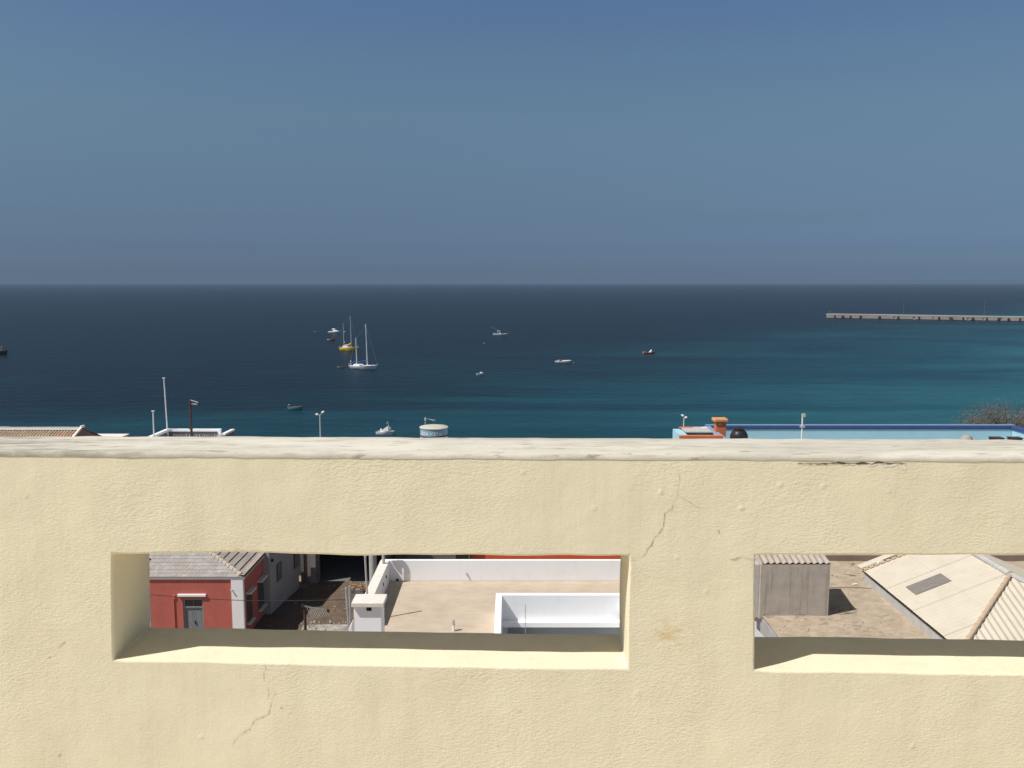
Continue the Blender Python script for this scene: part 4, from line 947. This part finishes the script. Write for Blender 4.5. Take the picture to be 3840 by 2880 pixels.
def street_lamps():
    for k, (px, Y, heads, lab) in enumerate(((1199.7, 120.0, ((1183,1553.5,1194,1555),(1205,1548,1216,1543.5)), 'twin headed street lamp by the shore left of the round tank'),
                                            (2565, 115.0, ((2566,1561,2555,1556.5),(2566,1567,2577,1565)), 'twin headed street lamp by the shore above the orange coping'))):
        zt = at(px, 1556 if k == 0 else 1560, Y).z; g = ground_z(Y)-.2; x = pix(px, Y, zt)
        t = thing('street_lamp', lab, 'street lamp', (x, Y, g), 0, 'twin street lamps along the shore'); o = Vector((x,Y,g))
        m_ = MB(); m_.tube([(0,0,0),(0,0,zt-g)], [.12,.085], 8); m_.build('pole', M['mastdull'], t)
        for (xa, ya, xb, yb) in heads:
            a, b = at(xa, ya, Y)-o, at(xb, yb, Y)-o
            m_ = MB(); m_.tube([(0,0,zt-g-.05), (a+b)/2], .04, 6); ar = m_.build('arm', M['mastdull'], t)
            m_ = MB(); m_.tube([a, a.lerp(b,.3), a.lerp(b,.7), b], [.08,.15,.165,.09], 10); m_.build('lamp_head', M['wmetal'], ar, smooth=True)
street_lamps()

# ------------------------------------------------------------------ the pier
def pier():
    P0 = atz(3099, 1193, 0); P1 = atz(3840, 1205.5, 0); d = (P1-P0); P2 = P1 + d*1.2; dn = d.normalized(); nrm = Vector((-dn.y, dn.x, 0))
    if nrm.y < 0: nrm = -nrm
    Hh = 3.3
    t = thing('stone_pier', 'long pale concrete pier with dark gaps reaching into the sea', 'pier', P0)
    L_ = (P2-P0).length
    def P(s, w, z): q = dn*s + nrm*w; return (q.x, q.y, z)
    b = MB(); s = 0; rng = random.Random(5)
    b.hexa([P(0,.6,-2), P(L_,.6,-2), P(L_,16,-2), P(0,16,-2)], [P(0,.6,Hh-.5), P(L_,.6,Hh-.5), P(L_,16,Hh-.5), P(0,16,Hh-.5)]); b.build('core', M['pier'], t)
    b = MB(); b.hexa([P(-.5,0,Hh-.9), P(L_,0,Hh-.9), P(L_,16.5,Hh-.9), P(-.5,16.5,Hh-.9)], [P(-.5,0,Hh), P(L_,0,Hh), P(L_,16.5,Hh), P(-.5,16.5,Hh)]); b.build('deck', M['pier'], t)
    b = MB()
    while s < L_-12:
        w = rng.uniform(9, 13); b.hexa([P(s,.05,.35), P(s+w,.05,.35), P(s+w,.6,.35), P(s,.6,.35)], [P(s,.05,Hh-.902), P(s+w,.05,Hh-.902), P(s+w,.6,Hh-.902), P(s,.6,Hh-.902)]); s += w+rng.uniform(.6,2)
    b.build('facing_panels', M['pier'], t)
    sc = d.length/741.0
    for i, px in enumerate((205,300,385,495,710,915,1140,1350,1480,1600,1700,1840,1960,2060,2170)):
        s = (3060+px/2.836-3099)*sc; f = MB(); w = rng.uniform(1.0,1.9)
        f.lathe(P(s, -.25, 0.25), [(.6,0),(w*.5,.3),(w*.5,1.9),(.6,2.3)], 10); f.build('fender', M['bdark'], t)
    s0, s1 = (3060+320/2.836-3099)*sc, (3060+380/2.836-3099)*sc
    f = MB(); f.hexa([P(s0,-.06,.9), P(s1,-.06,.9), P(s1,.04,.9), P(s0,.04,.9)], [P(s0,-.06,Hh-.95), P(s1,-.06,Hh-.95), P(s1,.04,Hh-.95), P(s0,.04,Hh-.95)]); f.build('painted_panel', paint('faded_red_paint', (.48,.26,.23), (.42,.24,.22), .5, .9, 0), t)
    for k, (px, pt, lab) in enumerate(((3108, 1170, 'short beacon post at the very tip of the pier'), (3402, 1122, 'tall lamp post with cross arm standing halfway along the pier'), (3702, 1124, 'tall lamp post with cross arm on the landward part of the pier'))):
        base = P0 + dn*((px-3099)*sc) + nrm*8; zt = at(px, pt, base.y).z
        t2 = thing('pier_lamp' if k else 'pier_beacon', lab, 'lamp post' if k else 'beacon', (base.x, base.y, Hh), 0, 'lamp posts on the pier')
        m_ = MB(); m_.tube([(0,0,0),(0,0,zt-Hh)], [.13,.09] if k else [.25,.2], 6); m_.build('post', M['pierpost'], t2)
        m_ = MB()
        if k: m_.box(-1.3,1.3,-.15,.15,zt-Hh,zt-Hh+.22)
        else: m_.lathe((0,0,zt-Hh), [(.35,0),(.4,.5),(.1,.8)], 8)
        m_.build('lamp_arm' if k else 'lantern', M['pierpost'], t2)
pier()

# ------------------------------------------------------------------ boats
def hull_mb(Ln, B, H, bow=.35, stern=.72, rake=.10, tuck=.03, depth=None, n=15, sternup=0.0, full=.6):
    o, i_ = MB(), MB(); st = []
    for k in range(n):
        s = k/(n-1)
        hb = B/2*(stern + (1-stern)*math.sin(math.pi/2*min(1, s/.42))) if s < .42 else B/2*max(.015, math.cos(math.pi/2*(s-.42)/.58))**full
        zt = H*(1 + bow*s*s + sternup*max(0, .3-s)**2*10)
        def X(f): return -Ln/2 + Ln*(tuck*(1-f) + s*(1 - (rake+tuck)*(1-f)))
        st.append([(X(1), hb, zt), (X(.6), hb*.95, zt*.55), (X(.25), hb*.80, .02), (X(0), hb*.35, -.35)])
    ids = []
    for sec in st: ids.append([o.vert(p) for p in sec] + [o.vert((p[0], -p[1], p[2])) for p in sec[::-1]])
    for k in range(n-1):
        for j in range(7): o.face((ids[k][j], ids[k+1][j], ids[k+1][j+1], ids[k][j+1]))
    o.face(ids[0])
    # rim and inside
    rim, fl = [], []
    dp = depth if depth is not None else .06
    for k, sec in enumerate(st):
        x, y, z = sec[0]; yi = max(.004, y-.10); rim.append((o.vert((x*.99, yi, z)), o.vert((x*.99, -yi, z))))
    for k in range(n-1):
        o.face((ids[k][0], ids[k+1][0], rim[k+1][0], rim[k][0])); o.face((ids[k][7], ids[k+1][7], rim[k+1][1], rim[k][1]))
    prev = None
    for k, sec in enumerate(st):
        x, y, z = sec[0]; x *= .985; yi = max(.004, y-.10); zi = z-min(dp, z*.85)
        row = [i_.vert((x, yi, z-.004)), i_.vert((x, yi*.9, zi)), i_.vert((x, -yi*.9, zi)), i_.vert((x, -yi, z-.004))]
        if prev:
            for j in range(3): i_.face((prev[j], row[j], row[j+1], prev[j+1]))
        else: i_.face(row)
        prev = row
    return o, i_
def boat_at(name, label, cat, px0, px1, py, rz=0.0, group=None):
    a, b = atz(px0, py, 0), atz(px1, py, 0); c = (a+b)/2; Ln = (b-a).length/math.cos(rz)
    return thing(name, label, cat, c, rz, group), Ln, Ln/(px1-px0)*math.cos(rz)   # thing, length, metres per photo pixel
def cabin(mb_, x0, x1, w, z0, z1, in_f=.25, in_a=.05, top=.8):
    h = z1-z0
    mb_.hexa([(x0,-w/2,z0),(x1,-w/2,z0),(x1,w/2,z0),(x0,w/2,z0)], [(x0+h*in_a,-w/2*top,z1),(x1-h*in_f,-w/2*top,z1),(x1-h*in_f,w/2*top,z1),(x0+h*in_a,w/2*top,z1)])
GB = 'boats moored in the bay'

# white two-masted yacht
def ketch(white):
    if white: t, Ln, u = boat_at('sailing_yacht', 'white two-masted sailing yacht with blue sail covers', 'sailing yacht', 1307, 1418, 1384, R(-6), GB)
    else: t, Ln, u = boat_at('sailing_yacht', 'yellow hulled two-masted sailing yacht with a yellow sail cover', 'sailing yacht', 1271, 1345, 1314.5, R(-8), GB)
    hm = M['bwhite'] if white else M['byellow']; c0 = -Ln/2
    X = (lambda px: (px-1307)*u + c0) if white else (lambda px: (px-1271)*u + c0)
    H = 1.12 if white else 1.25
    o, i_ = hull_mb(Ln, Ln*.29, H, .32 if white else .30, .42, .12 if white else .10, .12 if white else .06, .12, 18, sternup=.08 if white else .5, full=.75)
    o.build('hull', hm, t, smooth=True); dk = i_.build('deck', M['bwhite'] if white else M['tanlid'], t)
    if white:
        c = MB(); cabin(c, X(1325), X(1368), 1.7, H-.05, H+.62, 1.1, .3); cb = c.build('cabin', M['bwhite'], t, bevel=.05)
        g = MB(); g.box(X(1350), X(1362), -.87, -.80, H+.18, H+.42); g.build('cabin_window', M['cabinwin'], cb)
    else:
        c = MB(); cabin(c, X(1286), X(1307), 1.9, H-.05, H+.85, .15, .1, .9); cb = c.build('cabin', M['bwhite'], t, bevel=.05)
        c = MB(); cabin(c, X(1307.2), X(1319), 1.6, H-.05, H+.55, .9, 0, .85); cw = c.build('coachroof', M['tanlid'], t)
        c = MB(); c.tube([(X(1272.5), -.8, H+.2), (X(1272.5), 0, H+.75), (X(1272.5), .8, H+.2)], .10, 6); c.lathe((X(1276),0,H), [(.35,0),(.4,.5),(.25,.85)], 8); c.build('stern_gear', M['maroon'], t)
    masts = (('main_mast', 1378.5, 166, .16, .12), ('mizzen_mast', 1338.5, 113, .15, .12)) if white else (('main_mast', 1319, 127, .13, .09), ('mizzen_mast', 1290.5, 99, .12, .08))
    tops = {}
    for nm, px, hpx, r0, r1 in masts:
        hgt = hpx*u; tops[nm] = (X(px), hgt); lean = -.018*hgt
        m_ = MB(); m_.tube([(X(px)+.0,0,H-.2), (X(px)+lean,0,hgt)], [r0, r1], 8)
        ms = m_.build(nm, M['mast'] if white else M['mastdull'], t, smooth=True)
        s = MB(); zs = hgt*.62; s.bar((X(px)+lean*.6,-.9,zs), (X(px)+lean*.6,.9,zs), .08, .06); s.tube([(X(px)+lean,0,hgt), (X(px)+lean,0,hgt+.25)], .16, 6); s.build('spreader', M['mast'] if white else M['mastdull'], ms)
    rg = MB()
    xm, hm_ = tops['main_mast']; xz, hz = tops['mizzen_mast']
    rg.tube([(xm-.018*hm_,0,hm_*.99), (Ln/2-.15,0,H*1.32)], .022, 4); rg.tube([(xm-.018*hm_,0,hm_), (xz-.018*hz,0,hz)], .012, 4)
    for sx_ in (-1, 1): rg.tube([(xm-.012*hm_,0,hm_*.95), (xm-.1,sx_*Ln*.13,H+.05)], .015, 4); rg.tube([(xz-.012*hz,0,hz*.95), (xz-.1,sx_*Ln*.11,H+.05)], .015, 4)
    rg.tube([(xz-.018*hz,0,hz), (-Ln/2+.2,0,H+.1)], .012, 4)
    rg.build('rigging', M['mastdull'], t)
    if white:
        for nm, pa, pb, z in (('main_boom', 1345, 1377, H+1.35), ('mizzen_boom', 1318, 1337, H+1.15)):
            m_ = MB(); m_.tube([(X(pa),0,z), (X(pb),0,z+.1)], .06, 6); bm_ = m_.build(nm, M['mast'], t)
            m_ = MB(); m_.tube([(X(pa)+.1,0,z+.10), (X((pa+pb)/2),0,z+.22), (X(pb)-.05,0,z+.40), (X(pb)+.02,0,z+.75)], [.12,.24,.30,.14], 8); m_.build('sail_cover', M['blue_cv'], bm_, smooth=True)
        r = MB()
        for px in (1309, 1313, 1318): r.tube([(X(px),-.5,H), (X(px),-.5,H+.75)], .03, 5)
        r.tube([(X(1307.5),-.5,H+.75), (X(1319),-.5,H+.75)], .03, 5); r.tube([(X(1316),-.3,H), (X(1316),-.3,2.7)], .04, 5); r.lathe((X(1316),-.3,2.6), [(.1,0),(.22,.1),(.1,.3)], 8); r.build('stern_rail', M['mast'], t)
        r = MB(); r.tube([(Ln/2-.2,-.2,H*1.3), (Ln/2-.05,0,H*1.3+.7), (Ln/2-.2,.2,H*1.3)], .025, 5); r.build('bow_rail', M['mast'], t)
    else:
        m_ = MB(); z = H+1.1; m_.tube([(X(1294),0,z), (X(1318),0,z+.1)], .06, 6); bm_ = m_.build('main_boom', M['mastdull'], t)
        m_ = MB(); m_.tube([(X(1294),0,z+.12), (X(1306),0,z+.15), (X(1314),0,z+.40), (X(1318),0,z+.85), (X(1319),0,z+1.5)], [.16,.22,.36,.34,.10], 8); m_.build('sail_cover', M['bcover'], bm_, smooth=True)
        m_ = MB(); m_.tube([(Ln/2-.5,0,H*1.25), (Ln/2+.25,0,H*1.38)], .05, 6); m_.build('bowsprit', M['mast'], t)
        m_ = MB(); xx = X(1290.5); m_.lathe((xx+.42,0,69*u), [(.05,0),(.28,.1),(.28,.2),(.05,.3)], 8); m_.tube([(xx,0,69*u+.1),(xx+.4,0,69*u+.15)], .04, 5); m_.lathe((xx+.25,0,31*u), [(.05,0),(.2,.1),(.05,.3)], 8); m_.build('radar_dome', M['bwhite'], t, smooth=True)
ketch(True); ketch(False)

def small_boats():
    # pale rowing boat, far left
    t, Ln, u = boat_at('rowing_boat', 'slender pale grey rowing boat beside the white motor cruiser', 'rowing boat', 1177, 1210, 1246, R(10), GB)
    o, i_ = hull_mb(Ln, .9, .42, .5, .35, .08, .05, .25, sternup=.2); o.build('hull', M['bgrey'], t, smooth=True); i_.build('inside', M['bdark'], t)
    # motor cruiser
    t, Ln, u = boat_at('motor_cruiser', 'white motor cruiser with a flybridge, farthest of the moored boats', 'motor boat', 1231, 1280, 1249, R(-10), GB)
    o, i_ = hull_mb(Ln, 2.5, 1.0, .35, .85, .16, .02, .06); o.build('hull', M['bwhite'], t, smooth=True); i_.build('deck', M['bwhite'], t)
    c = MB(); cabin(c, -Ln*.12, Ln*.30, 1.9, .95, 1.75, 2.0, .2); c.build('cabin', M['bwhite'], t, bevel=.05)
    c = MB(); cabin(c, -Ln*.20, Ln*.06, 1.7, 2.15, 2.55, .6, .2); fb = c.build('flybridge', M['bwhite'], t, bevel=.05)
    c = MB()
    for x in (-Ln*.17, Ln*.02): c.box(x-.06, x+.06, -.75, -.65, 1.6, 2.16); c.box(x-.06, x+.06, .65, .75, 1.6, 2.16)
    c.build('supports', M['cabinwin'], fb)
    # red and white
    t, Ln, u = boat_at('fishing_boat', 'red bowed fishing boat with a white stern, left of the yellow yacht', 'fishing boat', 1227, 1257, 1277.5, R(12), GB)
    o, i_ = hull_mb(Ln, 1.4, .75, .6, .6, .12, .03, .3); o.build('hull', M['bred'], t, smooth=True); i_.build('inside', M['bredin'], t)
    c = MB(); cabin(c, Ln*.02, Ln*.30, 1.0, .6, 1.35, .5, .4); c.build('foredeck_cover', M['bred'], t)
    c = MB(); c.box(-Ln*.49, Ln*.02, -.66, -.60, .35, .62); c.box(-Ln*.49, -Ln*.1, -.55, .55, .5, .72); c.build('white_stern', M['bwhite'], t)
    # dinghy towed behind the white yacht
    t, Ln, u = boat_at('dinghy', 'pale lime dinghy trailing behind the white yacht', 'dinghy', 1264, 1295, 1379, R(-4), GB)
    o, i_ = hull_mb(Ln, 1.1, .36, .25, .5, .10, .03, .2); o.build('hull', M['blime'], t, smooth=True); i_.build('inside', M['bdark'], t)
    # sport fisher with rods
    t, Ln, u = boat_at('sport_fishing_boat', 'white sport fishing boat with tower frame and swept back rods', 'motor boat', 1849, 1906, 1258, R(6), GB)
    o, i_ = hull_mb(Ln, 2.1, .75, .55, .85, .16, .02, .25); o.build('hull', M['bwhite'], t, smooth=True); i_.build('deck', M['bwhite'], t)
    X = lambda px: (px-1849)*u - Ln/2
    c = MB(); cabin(c, X(1871), X(1880), 1.0, .5, 2.2, .35, .0, .7); c.build('console', M['bwhite'], t, bevel=.04)
    c = MB()
    for sy in (-.6,.6):
        c.tube([(X(1864),sy,.6),(X(1866),sy,2.6)], .05, 5); c.tube([(X(1878),sy,.6),(X(1875),sy,2.6)], .05, 5)
    c.box(X(1865), X(1876), -.7, .7, 2.55, 2.63); c.tube([(X(1871),-.3,2.6),(X(1866),-.3,3.0)], .04, 5); c.build('tower_frame', M['mast'], t)
    for sy in (-.8, .8):
        c = MB(); c.tube([(X(1874),sy*.8,2.3),(X(1845),sy*1.8,4.6)], [.05,.03], 5); c.build('rod', M['mastdull'], t)
    c = MB(); c.lathe((X(1851),0,.5), [(.25,0),(.3,.5),(.15,.9)], 8); c.build('outboard', M['bgrey'], t); c = MB(); c.lathe((X(1857.5),.2,.6), [(.2,0),(.3,.4),(.15,.8)], 8); c.build('seat', M['bgrey'], t)
    # open speedboat with maroon cover
    t, Ln, u = boat_at('speedboat', 'open white speedboat with a maroon cover and a small buoy off its bow', 'speedboat', 2081, 2146, 1361.5, R(-5), GB)
    o, i_ = hull_mb(Ln, 2.0, .80, .30, .85, .22, .01, .35); o.build('hull', M['bwhite'], t, smooth=True); i_.build('inside', M['bgrey'], t)
    X = lambda px: (px-2081)*u - Ln/2
    c = MB(); c.tube([(X(2087),-.99,.44),(X(2133),-.93,.50)], .045, 5); c.build('rubbing_strake', M['bgrey'], t)
    c = MB(); c.hexa([(X(2108),-.9,.85),(X(2140),-.35,1.02),(X(2140),.35,1.02),(X(2108),.9,.85)], [(X(2109),-.8,1.0),(X(2138),-.25,1.1),(X(2138),.25,1.1),(X(2109),.8,1.0)]); c.build('foredeck', M['bwhite'], t)
    c = MB(); c.hexa([(X(2099),-.6,.5),(X(2108),-.6,.5),(X(2108),.6,.5),(X(2099),.6,.5)], [(X(2100),-.5,1.35),(X(2106),-.5,1.45),(X(2106),.5,1.45),(X(2100),.5,1.35)]); c.build('canopy_cover', M['maroon'], t, bevel=.08)
    c = MB(); c.box(X(2093), X(2096), -.5, .5, .5, 1.15); c.build('seat', M['bwhite'], t)
    # buoys
    for px, py, r_, lab in ((2150.5, 1361.5, .20, 'tiny pale mooring buoy just off the bow of the speedboat'), (1816, 1288, .22, 'lone tiny pale buoy left of and below the sport fishing boat')):
        c = MB(); c.lathe((0,0,-.1), [(r_*.4,0),(r_,.12),(r_,.25),(r_*.5,.42),(.03,.46)], 10); o = c.build('mooring_buoy', M['tanlid'], smooth=True); o.location = atz(px, py, 0); tag(o, lab, 'buoy', 'mooring buoys')
    # red boat with white console
    t, Ln, u = boat_at('motor_boat', 'low red motor boat with a white console, rightmost of the boats', 'motor boat', 2411, 2458, 1327, R(8), GB)
    o, i_ = hull_mb(Ln, 1.7, .65, .5, .75, .14, .02, .3); o.build('hull', M['bred'], t, smooth=True); i_.build('inside', M['bredin'], t)
    X = lambda px: (px-2411)*u - Ln/2
    c = MB(); cabin(c, X(2433), X(2444), 1.1, .4, 1.75, .1, .8, .8); c.build('console', M['bwhite'], t, bevel=.05)
    c = MB(); c.box(X(2417), X(2422), -.5, .5, .5, 1.0); c.build('seat', M['bredin'], t); c = MB(); c.lathe((X(2412),0,.3), [(.2,0),(.25,.4),(.1,.7)], 8); c.build('outboard', M['bgrey'], t)
    # little cabin boat in the middle
    t, Ln, u = boat_at('small_motor_boat', 'small white motor boat with dark cockpit, alone in mid bay', 'motor boat', 1786.5, 1815, 1407, R(8), GB)
    o, i_ = hull_mb(Ln, 1.5, .60, .5, .8, .14, .02, .4); o.build('hull', M['bwhite'], t, smooth=True); i_.build('inside', M['bdark'], t)
    c = MB(); cabin(c, -Ln*.02, Ln*.36, 1.05, .58, 1.0, .9, .3); c.build('foredeck', M['bwhite'], t)
    # teal fishing boat close in
    t, Ln, u = boat_at('fishing_boat', 'teal wooden fishing boat with a red inside, near the left shore', 'fishing boat', 1078, 1138, 1536, R(-12), GB)
    o, i_ = hull_mb(Ln, 1.35, .62, .40, .5, .12, .06, .30, sternup=.4); o.build('hull', M['bteal'], t, smooth=True); i_.build('inside', M['bredin'], t)
    c = MB()
    for x in (-Ln*.15, Ln*.05, Ln*.22): c.box(x-.10, x+.10, -.5, .5, .46, .52)
    c.build('thwarts', M['bredin'], t)
    c = MB(); c.lathe((-Ln*.40,0,.35), [(.10,0),(.16,.25),(.20,.45),(.20,.62),(.08,.75)], 10); ob = c.build('outboard', M['black'], t, smooth=True)
    c = MB(); c.lathe((-Ln*.40-.03,-.02,1.0), [(.16,0),(.17,.12),(.06,.2)], 10); c.build('cowling', M['bgrey'], ob, smooth=True)
    # white speedboat near the wall
    t, Ln, u = boat_at('cuddy_boat', 'white cuddy boat with windscreen and antenna mast, nearest to the parapet', 'motor boat', 1412, 1480, 1631, R(-8), GB)
    o, i_ = hull_mb(Ln, 1.75, .70, .25, .85, .14, .02, .35); o.build('hull', M['bwhite'], t, smooth=True); i_.build('inside', M['bgrey'], t)
    X = lambda px: (px-1412)*u - Ln/2
    c = MB(); c.hexa([(X(1430),-.75,.68),(X(1476),-.18,.80),(X(1476),.18,.80),(X(1430),.75,.68)], [(X(1432),-.62,.90),(X(1470),-.12,.92),(X(1470),.12,.92),(X(1432),.62,.90)]); cd = c.build('foredeck', M['bwhite'], t)
    c = MB(); c.hexa([(X(1431),-.62,.9),(X(1459),-.5,.9),(X(1459),.5,.9),(X(1431),.62,.9)], [(X(1455),-.42,1.75),(X(1458),-.42,1.78),(X(1458),.42,1.78),(X(1455),.42,1.75)]); c.build('canopy', M['bwhite'], t)
    c = MB(); c.hexa([(X(1459.5),-.5,.92),(X(1468),-.3,.92),(X(1468),.3,.92),(X(1459.5),.5,.92)], [(X(1459),-.42,1.7),(X(1467),-.3,1.35),(X(1467),.3,1.35),(X(1459),.42,1.7)]); c.build('windscreen', M['bgrey'], t)
    c = MB(); c.tube([(X(1458.5),0,1.7),(X(1455.5),0,2.75)], .03, 5); c.tube([(X(1456),0,2.5),(X(1450),0,2.3)], .03, 5); c.build('antenna_mast', M['mast'], t)
    c = MB(); c.lathe((X(1429),0,.6), [(.14,0),(.17,.3),(.15,.55),(.05,.65)], 8); c.build('seat', M['bwhite'], t)
    # dark boat cut by the left edge
    t, Ln, u = boat_at('dark_boat', 'dark wooden boat with a brown rail at the left edge of the bay', 'fishing boat', -62, 32, 1330, R(-4), GB)
    o, i_ = hull_mb(Ln, 2.9, 1.35, .35, .6, .08, .05, .3, sternup=.5); o.build('hull', M['bdark'], t, smooth=True); i_.build('deck', M['timber'], t)
    X = lambda px: (px+62)*u - Ln/2
    c = MB(); c.box(X(-45), X(2), -.9, .9, 1.2, 2.1); c.build('deckhouse', M['tanlid'], t, bevel=.05)
    c = MB()
    for px in (12, 18, 24, 29): c.tube([(X(px),-.5,1.5),(X(px),-.5,2.4)], .06, 5)
    c.tube([(X(8),-.5,2.35),(X(30),-.3,2.45)], .08, 5); c.build('bow_rail', M['darkwood'], t)
    c = MB(); c.tube([(X(9),0,1.4),(X(9),0,3.7)], .07, 6); c.lathe((X(9),0,3.3), [(.08,0),(.18,.1),(.08,.35)], 8); c.build('light_mast', M['mastdull'], t)
small_boats()

# ------------------------------------------------------------------ brown shrubby tree behind the blue house
def tree():
    Y = 82.0; c = at(3800, 1585, Y); g = ground_z(Y)
    t = thing('brown_tree', 'bare looking brown feathery tree behind the blue parapet', 'tree', (c.x, Y, g))
    rng = random.Random(11); H = c.z-g
    tr, lf = MB(), MB()
    tr.tube([(0,0,-.3),(.1,.05,H*.35),(.0,.1,H*.62)], [.28,.22,.15], 8)
    tips = []
    for i in range(90):
        a = rng.uniform(0, 2*math.pi); z0 = H*rng.uniform(.40,.75); rr = 6.2*math.sqrt(rng.uniform(.02,1))
        zt_ = H + 2.1 - .085*rr*rr + rng.gauss(0,.25)
        e = Vector((math.cos(a)*rr, math.sin(a)*rr*.7, zt_ - abs(rng.gauss(0,1.1))))
        m_ = Vector((0,.05,z0)).lerp(e,.5) + Vector((rng.gauss(0,.25), rng.gauss(0,.25), .35))
        tr.tube([(0,.05,z0), m_, e], [.08,.045,.015], 5); tips += [(m_, .9), (e, 1.0), (m_.lerp(e,.5), 1.0), (m_.lerp(e,.8), 1.0)]
    for p, w in tips:
        for j in range(95):
            o = p + Vector((rng.gauss(0,.62), rng.gauss(0,.5), rng.gauss(0,.36)))
            d = Vector((rng.gauss(0,1), rng.gauss(0,1), rng.gauss(.5,.8))).normalized()*rng.uniform(.10,.30); s = Vector((rng.gauss(0,1),rng.gauss(0,1),rng.gauss(0,1))).normalized()*rng.uniform(.010,.024)
            lf.poly([o-s, o+d*.5-s*1.3, o+d, o+d*.5+s*1.3])
    tr.build('trunk', M['twig'], t); lf.build('crown', M['leafbrown'], t, fix=False)
    # a low shoot left of the crown
tree()

# ------------------------------------------------------------------ air: one even box of haze over land and sea
mb = MB(); mb.box(-9500, 9500, -100, 9600, -6, ZC+3.0)
hz = mb.build('haze', None)
hm_ = bpy.data.materials.new('sea_haze'); hm_.use_nodes = True; hnt = hm_.node_tree
hnt.nodes.remove(hnt.nodes['Principled BSDF'])
pv = hnt.nodes.new('ShaderNodeVolumePrincipled'); pv.inputs['Color'].default_value = (.260,.367,.512,1); pv.inputs['Density'].default_value = .00014; pv.inputs['Anisotropy'].default_value = 0.0
hnt.links.new(pv.outputs['Volume'], hnt.nodes['Material Output'].inputs['Volume'])
hz.data.materials.clear(); hz.data.materials.append(hm_); hz['kind'] = 'stuff'
